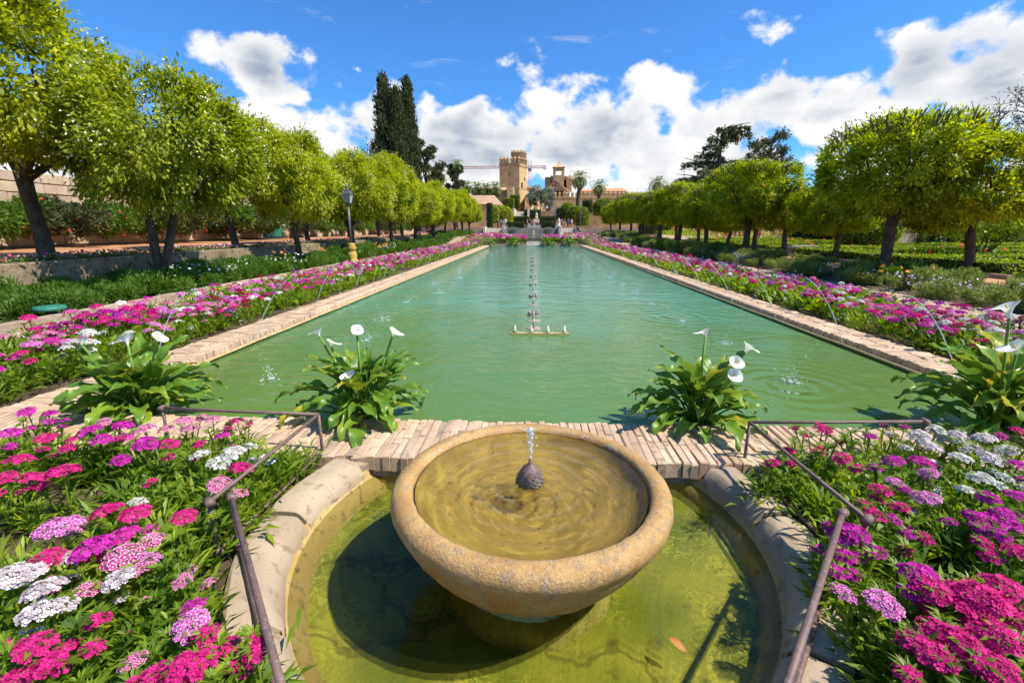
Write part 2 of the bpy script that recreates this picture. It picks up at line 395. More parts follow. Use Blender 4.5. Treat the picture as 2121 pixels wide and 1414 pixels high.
# ------------------------------------------------------------------ mesh helpers
def mesh_np(name, verts, faces, n=4, mat=None, smooth=False, attrs=None, col=None):
    """verts (V,3), faces (F,n)."""
    verts = np.asarray(verts, np.float32); faces = np.asarray(faces, np.int32)
    me = bpy.data.meshes.new(name)
    me.vertices.add(len(verts)); me.vertices.foreach_set('co', verts.ravel())
    me.loops.add(faces.size); me.loops.foreach_set('vertex_index', faces.ravel())
    me.polygons.add(len(faces)); me.polygons.foreach_set('loop_start', np.arange(0, faces.size, n, dtype=np.int32))
    me.polygons.foreach_set('loop_total', np.full(len(faces), n, np.int32))
    if smooth: me.polygons.foreach_set('use_smooth', np.ones(len(faces), bool))
    if attrs is not None:
        a = me.attributes.new('rad', 'FLOAT', 'POINT'); a.data.foreach_set('value', np.asarray(attrs, np.float32))
    if col is not None:
        a = me.attributes.new('Col', 'FLOAT_COLOR', 'POINT')
        c4 = np.ones((len(verts), 4), np.float32); c4[:, :3] = col; a.data.foreach_set('color', c4.ravel())
    me.update(); me.validate()
    if mat: me.materials.append(mat)
    return me

class MB:
    """Collects shapes into one mesh."""
    def __init__(self): self.v, self.f, self.k = [], [], []
    def add(self, vs, fs, k=0):
        o = len(self.v); self.v += [tuple(map(float, q)) for q in vs]; self.f += [tuple(i + o for i in q) for q in fs]; self.k += [k] * len(fs)
        return self
    def box(self, x0, x1, y0, y1, z0, z1, k=0, M_=None):
        vs = [(x, y, z) for z in (z0, z1) for x, y in ((x0, y0), (x1, y0), (x1, y1), (x0, y1))]
        if M_ is not None: vs = [tuple(M_ @ Vector(q)) for q in vs]
        return self.add(vs, [(3, 2, 1, 0), (4, 5, 6, 7), (0, 1, 5, 4), (1, 2, 6, 5), (2, 3, 7, 6), (3, 0, 4, 7)], k)
    def bar(self, a, b, w, h=None, k=0):
        a, b = Vector(a), Vector(b); d = (b - a); L = d.length
        q = d.to_track_quat('Z', 'Y').to_matrix().to_4x4(); q.translation = a; h = h or w
        return self.box(-w / 2, w / 2, -h / 2, h / 2, 0, L, k, q)
    def prism(self, pts, z0, z1, k=0):
        n = len(pts); vs = [(x, y, z0) for x, y in pts] + [(x, y, z1) for x, y in pts]
        return self.add(vs, [tuple(range(n - 1, -1, -1)), tuple(range(n, 2 * n))] + [(i, (i + 1) % n, n + (i + 1) % n, n + i) for i in range(n)], k)
    def tube(self, pts, rad, n=8, k=0, cap=True, jit=0.0):
        pts = [Vector(p) for p in pts]; m = len(pts)
        if not hasattr(rad, '__len__'): rad = [rad] * m
        vs = []; ref = Vector((0.31, 0.17, 1)) if abs((pts[-1] - pts[0]).normalized().z) < .9 else Vector((1, .2, 0))
        for i, p in enumerate(pts):
            t = (pts[min(i + 1, m - 1)] - pts[max(i - 1, 0)]).normalized()
            a = t.cross(ref).normalized(); b = t.cross(a)
            for j in range(n):
                q = 2 * math.pi * j / n; r = rad[i] * (1 + (random.uniform(-jit, jit) if jit else 0))
                vs.append(p + a * (math.cos(q) * r) + b * (math.sin(q) * r))
        fs = [(i * n + j, i * n + (j + 1) % n, (i + 1) * n + (j + 1) % n, (i + 1) * n + j) for i in range(m - 1) for j in range(n)]
        if cap: fs += [tuple(range(n - 1, -1, -1)), tuple((m - 1) * n + j for j in range(n))]
        return self.add(vs, fs, k)
    def lathe(self, prof, n=32, c=(0, 0, 0), k=0, closed=False):
        vs, m = [], len(prof)
        for (r, z) in prof:
            for j in range(n):
                a = 2 * math.pi * j / n; vs.append((c[0] + r * math.cos(a), c[1] + r * math.sin(a), c[2] + z))
        fs = [(i * n + j, i * n + (j + 1) % n, (i + 1) * n + (j + 1) % n, (i + 1) * n + j) for i in range(m - 1) for j in range(n)]
        if closed: fs += [tuple(range(n - 1, -1, -1)), tuple((m - 1) * n + j for j in range(n))]
        return self.add(vs, fs, k)
    def ball(self, c, r, n=8, sz=1.0, k=0):
        m = n // 2 + 1
        return self.lathe([(r * math.sin(math.pi * i / m) + 1e-4, -r * sz * math.cos(math.pi * i / m)) for i in range(m + 1)], n, c, k)
    def mesh(self, name, mats, smooth=False):
        me = bpy.data.meshes.new(name); me.from_pydata(self.v, [], self.f); me.update()
        for q in (mats if isinstance(mats, (list, tuple)) else [mats]): me.materials.append(q)
        if any(self.k): me.polygons.foreach_set('material_index', self.k)
        if smooth:
            me.polygons.foreach_set('use_smooth', np.ones(len(me.polygons), bool))
            if smooth != True: me.set_sharp_from_angle(angle=R(smooth))
        return me
    def build(self, name, mats, parent=None, smooth=False, loc=None):
        return link(name, self.mesh(name, mats, smooth), parent, loc)

def link(name, me, parent=None, loc=None, rot=None, scale=None):
    o = bpy.data.objects.new(name, me); COL.objects.link(o)
    if parent is not None: o.parent = parent
    if loc is not None: o.location = loc
    if rot is not None: o.rotation_euler = rot if hasattr(rot, '__len__') else (0, 0, rot)
    if scale is not None: o.scale = scale if hasattr(scale, '__len__') else (scale,) * 3
    return o

def tag(o, label, cat, group=None, kind=None):
    o['label'] = label; o['category'] = cat
    if group: o['group'] = group
    if kind: o['kind'] = kind
    return o

def thing(name, label, cat, loc=(0, 0, 0), rot=None, scale=None, group=None):
    return tag(link(name, None, None, loc, rot, scale), label, cat, group)

def struct(name, me_or_mb, mat=None, smooth=False):
    o = me_or_mb.build(name, mat, smooth=smooth) if isinstance(me_or_mb, MB) else link(name, me_or_mb)
    o['kind'] = 'structure'; return o

def stuff(name, me, label, cat, parent=None):
    o = link(name, me, parent); o['kind'] = 'stuff'
    if parent is None: o['label'] = label; o['category'] = cat
    return o

_ONES = ['', 'first', 'second', 'third', 'fourth', 'fifth', 'sixth', 'seventh', 'eighth', 'ninth', 'tenth', 'eleventh', 'twelfth', 'thirteenth', 'fourteenth', 'fifteenth', 'sixteenth', 'seventeenth', 'eighteenth', 'nineteenth']
_TENS = {2: ('twentieth', 'twenty'), 3: ('thirtieth', 'thirty'), 4: ('fortieth', 'forty'), 5: ('fiftieth', 'fifty'), 6: ('sixtieth', 'sixty')}
def ordinal(i):
    i += 1
    if i < 20: return _ONES[i]
    return _TENS[i // 10][0] if i % 10 == 0 else _TENS[i // 10][1] + '-' + _ONES[i % 10]

def bevel(o, w=.01, seg=2):
    m = o.modifiers.new('b', 'BEVEL'); m.width = w; m.segments = seg; m.limit_method = 'ANGLE'; return o

# ---- leaves
def unit(v): return v / (np.linalg.norm(v, axis=1, keepdims=True) + 1e-9)
def rvec(n): return unit(rng.normal(size=(n, 3)))

def leaf_arrays(pos, d, nrm, L, W, mid=.45, fold=0.0):
    """One rhombic leaf per row: base pos, growing along d, facing nrm."""
    d = unit(d); s = unit(np.cross(d, nrm)); n2 = np.cross(s, d)
    L = np.broadcast_to(np.asarray(L, float), (len(pos),))[:, None]; W = np.broadcast_to(np.asarray(W, float), (len(pos),))[:, None]
    a = pos; c = pos + d * L
    b1 = pos + d * L * mid + s * W / 2 + n2 * W * fold; b2 = pos + d * L * mid - s * W / 2 + n2 * W * fold
    v = np.stack([a, b1, c, b2], 1).reshape(-1, 3)
    return v, np.arange(len(v)).reshape(-1, 4)

def leaves_mesh(name, pos, d, nrm, L, W, mat, fold=.12, mid=.45):
    v, f = leaf_arrays(pos, d, nrm, L, W, mid, fold)
    return mesh_np(name, v, f, 4, mat)

def merge(parts):
    V_, F_, o = [], [], 0
    for v, f in parts: V_.append(v); F_.append(f + o); o += len(v)
    return np.concatenate(V_), np.concatenate(F_)

def sample_mesh(verts, faces, n):
    """Random points and normals on a triangulated surface."""
    verts = np.asarray(verts, float); tri = []
    for f in faces:
        for i in range(1, len(f) - 1): tri.append((f[0], f[i], f[i + 1]))
    tri = np.array(tri); A, B, C_ = verts[tri[:, 0]], verts[tri[:, 1]], verts[tri[:, 2]]
    cr = np.cross(B - A, C_ - A); ar = np.linalg.norm(cr, axis=1)
    k = rng.choice(len(tri), n, p=ar / ar.sum()); u, w = rng.random((2, n)); fl = u + w > 1; u[fl] = 1 - u[fl]; w[fl] = 1 - w[fl]
    return A[k] + (B - A)[k] * u[:, None] + (C_ - A)[k] * w[:, None], unit(cr[k])

def area(mb):
    t = 0
    for f in mb.f:
        for i in range(1, len(f) - 1):
            a, b, c = (np.array(mb.v[q]) for q in (f[0], f[i], f[i + 1])); t += np.linalg.norm(np.cross(b - a, c - a)) / 2
    return t

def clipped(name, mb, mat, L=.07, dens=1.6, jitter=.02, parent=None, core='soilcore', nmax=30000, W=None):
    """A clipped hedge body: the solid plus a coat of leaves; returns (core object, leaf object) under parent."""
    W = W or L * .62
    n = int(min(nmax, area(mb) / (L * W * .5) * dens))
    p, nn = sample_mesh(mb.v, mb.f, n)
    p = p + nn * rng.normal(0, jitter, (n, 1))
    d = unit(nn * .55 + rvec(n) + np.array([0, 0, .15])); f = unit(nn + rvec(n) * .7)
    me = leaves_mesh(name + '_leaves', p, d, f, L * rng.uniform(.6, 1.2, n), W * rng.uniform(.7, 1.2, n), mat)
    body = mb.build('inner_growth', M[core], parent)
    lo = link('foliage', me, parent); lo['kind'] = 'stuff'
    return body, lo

# ================================================================== THE SETTING
def sheet(name, x0, x1, y0, y1, z, mat, step=.5, amp=.0, zf=None, skip=None):
    nx = max(2, int((x1 - x0) / step) + 1); ny = max(2, int((y1 - y0) / step) + 1)
    X, Y = np.meshgrid(np.linspace(x0, x1, nx), np.linspace(y0, y1, ny), indexing='ij')
    Z = np.full_like(X, z) + (zf(X, Y) if zf else 0) + (rng.normal(0, amp, X.shape) if amp else 0)
    idx = np.arange(nx * ny).reshape(nx, ny)
    F = np.stack([idx[:-1, :-1], idx[1:, :-1], idx[1:, 1:], idx[:-1, 1:]], -1).reshape(-1, 4)
    P = np.stack([X, Y, Z], -1).reshape(-1, 3)
    if skip is not None:
        F = F[~skip(P[F].mean(1))]
    return struct(name, mesh_np(name, P, F, 4, mat, smooth=True))

PX0, PX1, PY0, PY1 = -4.38, 4.77, 3.67, 47.0      # the pool
BC = np.array([0.0, 2.40]); BR = 1.34              # round basin

def rise(Y): return np.clip((Y - 45) / 7, 0, 1) * .62
struct('ground', MB().box(-3000, 3000, -400, 5000, -1.6, -1.2), M['ground'])
inb = lambda c: np.hypot(c[:, 0] - BC[0], c[:, 1] - BC[1]) < 1.47
sheet('near_flower_bed_soil', -9.5, 10.0, -2.0, 3.0, .05, M['soil'], .09, .012, skip=inb)
sheet('flower_bed_soil_left', -7.6, PX0 - .58, 3.0, 85, .08, M['soil'], .35, .012, lambda X, Y: rise(Y))
sheet('flower_bed_soil_right', PX1 + .6, 8.0, 3.0, 85, .08, M['soil'], .35, .012, lambda X, Y: rise(Y))
sheet('pebble_strip_left', -8.5, -7.6, 3.0, 85, .085, M['drysoil'], .3, .008, lambda X, Y: rise(Y))
sheet('pebble_strip_right', 8.0, 9.7, 3.0, 85, .085, M['drysoil'], .3, .008, lambda X, Y: rise(Y))
sheet('shrub_bed_soil_left', -11.0, -8.62, -3.0, 85, .16, M['soil'], .5, .02, lambda X, Y: rise(Y))
sheet('shrub_bed_soil_right', 9.7, 12.1, -3.0, 85, .09, M['soil'], .4, .015, lambda X, Y: np.clip((X - 9.7) / 1.8, 0, 1) * .26 + rise(Y))
sheet('sand_path_right', 12.1, 13.45, -3.0, 85, .352, M['path'], .6, .004, lambda X, Y: rise(Y))
sheet('sand_path_cross', 13.45, 120, -3.0, 13.6, .356, M['path'], 3.0, .0)
sheet('parterre_soil', 13.45, 160, 13.6, 85, .34, M['drysoil'], 2.0, .0, lambda X, Y: rise(Y))
sheet('sand_path_left', -20.2, -12.2, -6, 85, 1.00, M['path'], .8, .006)
sheet('path_edge_soil_left', -12.2, -11.15, -6, 85, 1.004, M['soil'], .5, .012)
sheet('land_left', -160, -20.2, -6, 85, 1.0, M['ground'], 10)
sheet('second_pool_surround', PX0 - .58, PX1 + .6, 47.5, 85, .62, M['soil'], .6, .01, skip=lambda c: (abs(c[:, 0]) < 4.2) & (c[:, 1] > 50.5) & (c[:, 1] < 78.6))
sheet('lower_terrace', -180, 180, 86.4, 128, 1.85, M['terrace'], 8)
sheet('upper_terrace', -400, 400, 128, 900, 6.2, M['terrace'], 40)

# ---- pool floor and walls, water
pf = MB().box(PX0 - .02, PX1 + .02, PY0 - .02, PY1 + .02, -.75, -.6)
struct('pool_floor', pf, rough_mat('pool_floor_paint', [(.16, .30, .17), (.22, .38, .26), (.10, .20, .10)], .5, .9, 10., .3, .02))
RINGS = [(2.98, 5.07, 26, .28, 1.9), (-2.76, 4.81, 26, .22, 1.9), (-3.16, 6.9, 24, .2, 1.8), (2.96, 9.36, 22, .2, 1.6), (-3.2, 9.08, 22, .2, 1.6)]
M['pool'] = water_mat('pool_water', (.14, .245, .055), .24, (.50, .75, .45), 1.5, 6.0, .42, .11, RINGS, (.13, .395, .255), (4.5, 15.0), aniso=(.8, 1.15))
struct('pool_water', MB().add([(PX0 - .01, PY0 - .01, 0), (PX1 + .01, PY0 - .01, 0), (PX1 + .01, PY1 + .01, 0), (PX0 - .01, PY1 + .01, 0)], [(0, 1, 2, 3)]), M['pool'])
M['pool2'] = water_mat('second_pool_water', (.08, .24, .17), .2, (.5, .75, .6), 2.2, 7.0, .3, .06)
struct('second_pool_water', MB().add([(-4.4, 50.2, .70), (4.4, 50.2, .70), (4.4, 79, .70), (-4.4, 79, .70)], [(0, 1, 2, 3)]), M['pool2'])

# ---- round basin of the fountain
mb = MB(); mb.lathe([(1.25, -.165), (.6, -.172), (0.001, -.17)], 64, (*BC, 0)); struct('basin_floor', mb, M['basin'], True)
mb = MB()
prof = [(1.245, -.166), (1.265, -.11), (1.295, -.068), (1.335, -.045), (1.355, .02)]
mb.lathe([(r, z) for r, z in prof], 72, (*BC, 0)); struct('basin_ledge', mb, M['ledge'], True)
M['basinw'] = water_mat('basin_water', (.10, .11, .02), .94, (.95, .97, .80), 4.0, 11.0, .34, .03, [(0, 2.17, 30, .30, 1.6)], refr=.32)
mb = MB(); mb.lathe([(1.34, -.05), (.001, -.05)], 64, (*BC, 0)); struct('basin_water', mb, M['basinw'])

# ---- brick copings
def brick_mesh(lx, ly, lz, c=.007, j=.004):
    vs = []
    for z, ins in ((0, 0), (lz - c, 0), (lz, c * 1.1)):
        for sx, sy in ((-1, -1), (1, -1), (1, 1), (-1, 1)):
            vs.append((sx * (lx / 2 - ins) + random.uniform(-j, j), sy * (ly / 2 - ins) + random.uniform(-j, j), z + (random.uniform(-j, j) if z else 0)))
    fs = [(8, 9, 10, 11)]
    for l in (0, 4):
        for i in range(4): fs.append((l + i, l + (i + 1) % 4, l + 4 + (i + 1) % 4, l + 4 + i))
    return vs, fs

def wall_thing(name, label):
    return thing(name, label, 'pool wall')
TOP = .125
fw_ = wall_thing('brick_pool_wall', 'worn pale brick wall across the near end of the pool, behind the fountain bowl')
MB().box(PX0 - .55, PX1 + .55, 3.03, PY0 - .012, -.62, TOP - .012).build('mortar_bed', M['mortar'], fw_)
BV = [brick_mesh(.0565, .335, .115) for _ in range(8)]
BM = [MB().add(*b).mesh('brick', M['brick']) for b in BV]
x = PX0 - .55; i = 0; nfb = 0; ov_, of_, oo_ = [], [], 0
while x < PX1 + .55:
    jn = 3.0 + (.335 if i % 2 else random.choice((.22, .45))) + random.uniform(-.02, .02)
    for (a, b) in ((3.0, jn - .005), (jn + .005, PY0 + .012)):
        if random.random() < .012: continue
        if not -4.2 < x < 4.3:
            v = np.array(BV[random.randrange(8)][0]) * np.array([1, (b - a) / .34, 1]) + np.array([x, (a + b) / 2, TOP - .115 + random.uniform(-.010, .005)]); ov_.append(v); of_.append(np.array(BV[0][1]) + oo_); oo_ += len(v); continue
        link('brick', BM[random.randrange(8)], fw_, (x + random.uniform(-.004, .004), (a + b) / 2 + random.uniform(-.012, .012), TOP - .115 + random.uniform(-.010, .005)), (random.uniform(-.012, .012), random.uniform(-.03, .03), random.uniform(-.022, .022)), (random.uniform(.93, 1.06), (b - a) / .34, 1)); nfb += 1
    x += .0605; i += 1
st = link('outer_bricks', mesh_np('outer_bricks', np.concatenate(ov_), np.concatenate(of_), 4, M['brick']), fw_); st['kind'] = 'stuff'
for sd, X0, lab in ((-1, PX0, 'sunlit brick wall along the pool side where the lamp post stands'), (1, PX1, 'brick wall along the pool side with its shaded face to the water')):
    w = wall_thing('brick_pool_wall', lab); wd = .58
    xa, xb = (X0 - wd, X0) if sd < 0 else (X0, X0 + wd)
    cxm = (xa + xb) / 2
    MB().box(xa + .02, xb - .02 if sd < 0 else xb - .02, PY0, PY1 + .5, -.62, TOP - .022).build('mortar_bed', M['mortar'], w)
    rv, rf = [], []; o = 0
    y = PY0 + .04; i = 0
    SV = [brick_mesh(.30, .066, .12, .007, .005) for _ in range(8)]
    SM = [MB().add(*b).mesh('brick', M['brick']) for b in SV]
    while y < PY1 + .5:
        jn = random.choice((.28, .30, .33))
        for k in (0, 1):
            L = jn if k == 0 else wd - jn
            cx = xa + L / 2 if k == 0 else xb - L / 2
            zo = TOP - .12 + random.uniform(-.008, .005)
            if i < 70:
                link('brick', SM[random.randrange(8)], w, (cx + random.uniform(-.01, .01), y, zo), (random.uniform(-.03, .03), random.uniform(-.01, .01), random.uniform(-.02, .02)), ((L - .012) / .30, random.uniform(.95, 1.08), 1))
            else:
                vs, fs = SV[random.randrange(8)]
                v = np.array(vs) * np.array([(L - .012) / .30, 1.08, 1]) + np.array([cx + random.uniform(-.012, .012), y, zo])
                rv.append(v); rf.append(np.array(fs) + o); o += len(v)
        y += .0735; i += 1
    st = link('far_bricks', mesh_np('far_bricks', np.concatenate(rv), np.concatenate(rf), 4, M['brick']), w); st['kind'] = 'stuff'
    xi = X0 + (.05 if sd < 0 else -.05)
    mbp = MB(); mbp.box(min(X0, X0 - sd * .035), max(X0, X0 - sd * .035), PY0, PY1, -.6, .0385)
    mbp.build('plaster_footing', M['wetwall'], w)
    MB().tube([(xi - sd * .012, yy, .040 + .004 * math.sin(yy * 3)) for yy in np.linspace(PY0 + .3, PY1 - .3, 60)], .020, 6).build('water_pipe', M['pipe'], w, True)
w = wall_thing('brick_pool_wall', 'distant brick wall at the far end of the pool, below the flower strip')
mbw = MB().box(PX0 - .2, -.62, PY1, PY1 + .5, -.6, .22).box(.92, PX1 + .2, PY1, PY1 + .5, -.6, .22)
mbw.build('wall_face', M['curb'], w)
MB().box(-.62, .92, PY1 + .02, PY1 + .5, -.6, .16).build('spill_sill', M['statue'], w)
MB().box(-.66, .96, PY1 + .5, 50.25, -.6, .52).build('spill_step', M['statue'], w)
w2 = tag(MB().box(-4.95, -4.4, 50.2, 79.4, .3, .85).box(4.4, 4.95, 50.2, 79.4, .3, .85).box(-4.4, 4.4, 78.9, 79.4, .3, .85).box(-4.4, -.5, 49.7, 50.2, .2, .85).box(.8, 4.4, 49.7, 50.2, .2, .85).build('stone_pool_kerb', M['curb']), 'pale stone kerb round the small upper pool, beyond the far brick wall', 'pool kerb')

# ---- kerb stones of the basin
kt = thing('basin_kerb', 'ring of curved pale kerb stones round the green fountain basin', 'stone kerb', (BC[0], BC[1], 0))
def kerb_stone(a0, a1, name='kerb_stone'):
    n = max(6, int(abs(a1 - a0) / 3)); prof = [(1.335, -.10), (1.34, .00), (1.355, .035), (1.395, .088), (1.42, .101), (1.50, .106), (1.565, .103), (1.585, .088), (1.59, -.05)]
    vs, m = [], len(prof); ph = random.uniform(0, 6)
    for i in range(n + 1):
        a = R(a0 + (a1 - a0) * i / n); e = min(i, n - i)
        for (r, z) in prof:
            rr = r + .012 * math.sin(3.1 * i / n * 2 + ph) * (1 if r > 1.45 else .35) + random.uniform(-.003, .003)
            zz = z - (.016 if e == 0 and z > .03 else 0) + random.uniform(-.003, .003) * (z > .02)
            vs.append((rr * math.cos(a), rr * math.sin(a), zz))
    fs = [(i * m + j, (i + 1) * m + j, (i + 1) * m + j + 1, i * m + j + 1) for i in range(n) for j in range(m - 1)]
    fs += [tuple(range(m)), tuple(n * m + j for j in range(m - 1, -1, -1))]
    o = MB().add(vs, fs).build(name, M['kerbstone'], kt, 28)
    return o
for (a0, a1) in ((155.5, 181.3), (182.8, 215.8), (217.4, 250), (251.5, 290), (291.5, 322.2), (323.8, 361.9), (363.6, 385.0)):
    kerb_stone(a0, a1)
# small broken stones filling the joints and the ends
for (a, r, s) in ((152.5, 1.47, .10), (387.5, 1.46, .08)):
    vs, fs = brick_mesh(s * 1.3, s * 2.2, .11, .02, .012)
    o = MB().add(vs, fs).build('kerb_stone', M['kerbstone'], kt); o.location = (r * math.cos(R(a)), r * math.sin(R(a)), -.03); o.rotation_euler = (0, 0, R(a + 60))

# ---- low kerbs and walls of the garden
k = thing('border_kerb', 'long low grey kerb in front of the leafy shrub bed', 'kerb')
y = -1.0
while y < 84:
    L = random.uniform(1.5, 2.1)
    zz = float(rise(np.array(y + L / 2)))
    o = MB().add(*brick_mesh(.13, L - .012, .22, .012, .004)).build('kerb_block', M['curb'], k, loc=(-8.55 + random.uniform(-.012, .012), y + L / 2, .04 + zz + random.uniform(-.01, .01))); y += L
k = thing('border_kerb', 'low kerb between the sand path and the box hedge parterre', 'kerb')
y = 13.5
while y < 84:
    L = random.uniform(1.8, 2.4); zz = float(rise(np.array(y + L / 2)))
    o = MB().add(*brick_mesh(.14, L - .012, .18, .012, .004)).build('kerb_block', M['curb'], k, loc=(13.45, y + L / 2, .30 + zz)); y += L
w = thing('retaining_wall', 'stained low retaining wall between the shrub bed and the raised sand path', 'garden wall')
y = -6.0; 
while y < 84:
    L = random.uniform(2.4, 3.4)
    MB().add(*brick_mesh(.30, L - .008, .93, .02, .006)).build('wall_block', M['lowwall'], w, loc=(-11.05, y + L / 2, .1)); y += L

# ---- garden wall on the left with its green door, and the white house wall
w = thing('garden_wall', 'old block stone garden wall behind the climbers and the sand path', 'garden wall')
MB().box(-20.75, -20.28, -8, 33.6, 1.0, 3.9).build('mortar_core', M['mortar'], w)
BL = [MB().add(*[(lambda v, f: ([(q[2] * 1.0, q[0], q[1]) for q in v], f))(*brick_mesh(1, .40, .22, .02, .008))][0]).mesh('wall_block', M['ashlar']) for _ in range(5)]
z = 1.28
while z < 3.85:
    y = -2 + random.uniform(0, .8)
    while y < 33.2:
        L = random.uniform(.7, 1.4)
        link('wall_block', BL[random.randrange(5)], w, (-20.38 + random.uniform(0, .03), y + L / 2, z), None, (1, L - .02, .96)); y += L
    z += .41
w = thing('white_house', 'long white rendered wall with stone plinth beyond the green door', 'house')
MB().box(-23, -20.5, 37.5, 84, 2.0, 4.6).build('wall', M['white'], w)
MB().box(-23, -20.44, 37.5, 84, 1.0, 2.0).build('plinth', M['ashlar'], w)
mb = MB(); mb.add([(-20.2, 37.2, 4.6), (-20.2, 84.3, 4.6), (-23.3, 84.3, 5.8), (-23.3, 37.2, 5.8)], [(0, 1, 2, 3)]); mb.build('roof', M['tile'], w)
d = thing('garden_gate', 'green painted double gate set in the garden wall', 'gate')
for q in (0, 1):
    o = MB().box(-20.52, -20.46, 33.75 + q * 1.88, 35.58 + q * 1.88, 1.12, 3.2).build('gate_leaf', M['greenpaint'], d)
    for j in range(5): MB().box(-20.46, -20.445, 33.78 + q * 1.88 + j * .36, 34.12 + q * 1.88 + j * .36, 1.14, 3.18).build('board', M['greenpaint'], d)
MB().box(-20.6, -20.4, 33.6, 37.5, 3.22, 3.5).build('lintel', M['ashlar'], d)

# ================================================================== FOUNTAIN
FY = 2.17
ft = thing('stone_fountain', 'round ochre stone fountain bowl on a squat pedestal in the green basin', 'fountain', (0, FY, 0))
def jlathe(prof, n, amp, seed):
    r_ = np.random.default_rng(seed); mb = MB(); mb.lathe(prof, n)
    v = np.array(mb.v); a = np.arctan2(v[:, 1], v[:, 0]); rad = np.hypot(v[:, 0], v[:, 1])
    d = sum(r_.normal() * np.sin(a * k + v[:, 2] * r_.uniform(4, 20) + r_.uniform(0, 6)) / k for k in (2, 3, 5, 8, 13)) * amp + r_.normal(0, amp * .35, len(v))
    s = (rad + d) / np.maximum(rad, 1e-6); v[:, 0] *= s; v[:, 1] *= s; v[:, 2] += r_.normal(0, amp * .3, len(v))
    mb.v = [tuple(q) for q in v]; return mb
bowl_out = [(.38, .015), (.45, .045), (.535, .115), (.605, .195), (.652, .265), (.674, .31), (.685, .338), (.706, .372), (.719, .408), (.713, .446), (.690, .470), (.655, .480), (.628, .475), (.612, .462), (.604, .430)]
jlathe(bowl_out, 128, .0042, 3).build('bowl', M['bowl'], ft, True)
bowl_in = [(.600, .440), (.58, .40), (.53, .355), (.45, .315), (.3, .29), (.1, .285), (.001, .285)]
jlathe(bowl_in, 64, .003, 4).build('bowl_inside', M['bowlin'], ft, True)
jlathe([(.37, .05), (.385, .02), (.375, -.02), (.40, -.05), (.43, -.09), (.45, -.17)], 40, .012, 5).build('pedestal', M['pedestal'], ft, True)
# pine-cone nozzle with its scales
cone = MB().lathe([(.001, .415), (.05, .418), (.066, .44), (.068, .465), (.060, .500), (.042, .530), (.02, .548), (.011, .556), (.011, .575), (.001, .577)], 20).build('pine_cone_nozzle', M['rust'], ft, True)
sv, sf = [], []; o = 0
for row in range(8):
    t = row / 7; z = .448 + .085 * t; r = .070 * math.cos(t * 1.15) + .002; nn = int(13 - 5 * t)
    for j in range(nn):
        a = 2 * math.pi * (j + .5 * (row % 2)) / nn; w_ = 2 * math.pi / nn * .52; h = .011
        def pt(da, dz, dr): return ((r + dr) * math.cos(a + da), (r + dr) * math.sin(a + da), z + dz)
        sv += [pt(-w_, 0, -.002), pt(0, -h, -.001), pt(w_, 0, -.002), pt(0, h, -.010), pt(0, -.002, .013)]
        sf += [(o, o + 1, o + 4), (o + 1, o + 2, o + 4), (o + 2, o + 3, o + 4), (o + 3, o, o + 4)]; o += 5
scl = link('scales', mesh_np('scales', sv, sf, 3, rough_mat('cone_scales', [(.10, .085, .07), (.20, .16, .11), (.30, .22, .12)], 20., .5, 60., .4, .003, spec=.5)), cone); scl['kind'] = 'stuff'
M['bowlw'] = water_mat('bowl_water', (.3, .22, .05), .96, (.97, .94, .80), 9.0, 22.0, .55, .022, [(0.0, FY, 62, .42, 1.7)], refr=.42)
mbw = MB(); mbw.lathe([(.606, .449), (.001, .449)], 64); tag(mbw.build('fountain_water', M['bowlw'], None, loc=(0, FY, 0)), 'rippling clear water filling the ochre stone bowl', 'water')
# water jet: wobbling column with a breaking head
jv = MB()
n = 26; pts, rad = [], []
for i in range(n):
    t = i / (n - 1); pts.append((.004 * math.sin(i * 1.3), .004 * math.cos(i * 1.7), .575 + .185 * t)); rad.append(.0045 + .011 * t ** 1.6 * (1 + .5 * math.sin(i * 2.3)) + (.003 * math.sin(i * 4.1) * t))
rad[-1] = .004; rad[-2] = .010
jv.tube(pts, rad, 9, jit=.35)
for i in range(26):
    t = random.random(); jv.ball((random.gauss(0, .010 + .008 * t), random.gauss(0, .010), .62 + .14 * t), random.uniform(.002, .0055), 6)
tag(jv.build('water_jet', M['spray'], None, True, (0, FY, 0)), 'short bubbling water jet above the pine cone nozzle of the bowl', 'water jet')
# dead leaves in the water
def dead_leaf(loc, s, rot, lab):
    vs = []; N = 6
    for i in range(N + 1):
        t = i / N; w = .5 * math.sin(math.pi * min(1, t * 1.02 + .02)) ** .8 * .5
        for q in (-1, 0, 1): vs.append((t - .5, q * w * .8, .10 * abs(q) * (1 - t) + .08 * math.sin(t * 5)))
    fs = [(i * 3 + j, i * 3 + j + 1, i * 3 + j + 4, i * 3 + j + 3) for i in range(N) for j in range(2)]
    o = MB().add(vs, fs).build('dead_leaf', M['deadleaf'], None, True, loc); o.scale = (s, s, s); o.rotation_euler = rot
    tag(o, lab, 'leaf')
dead_leaf(atZ(1405, 1335, -.04), .085, (.2, 0, -.8), 'curled orange dead leaf floating in the basin beside the bowl')
dead_leaf(atZ(752, 882, .15), .13, (.15, .1, .5), 'brown dead leaf lying on the pale bricks below the middle calla lily')
dead_leaf(atZ(870, 1385, -.165), .05, (0, 0, .9), 'small sunken leaf in the shadow of the bowl')

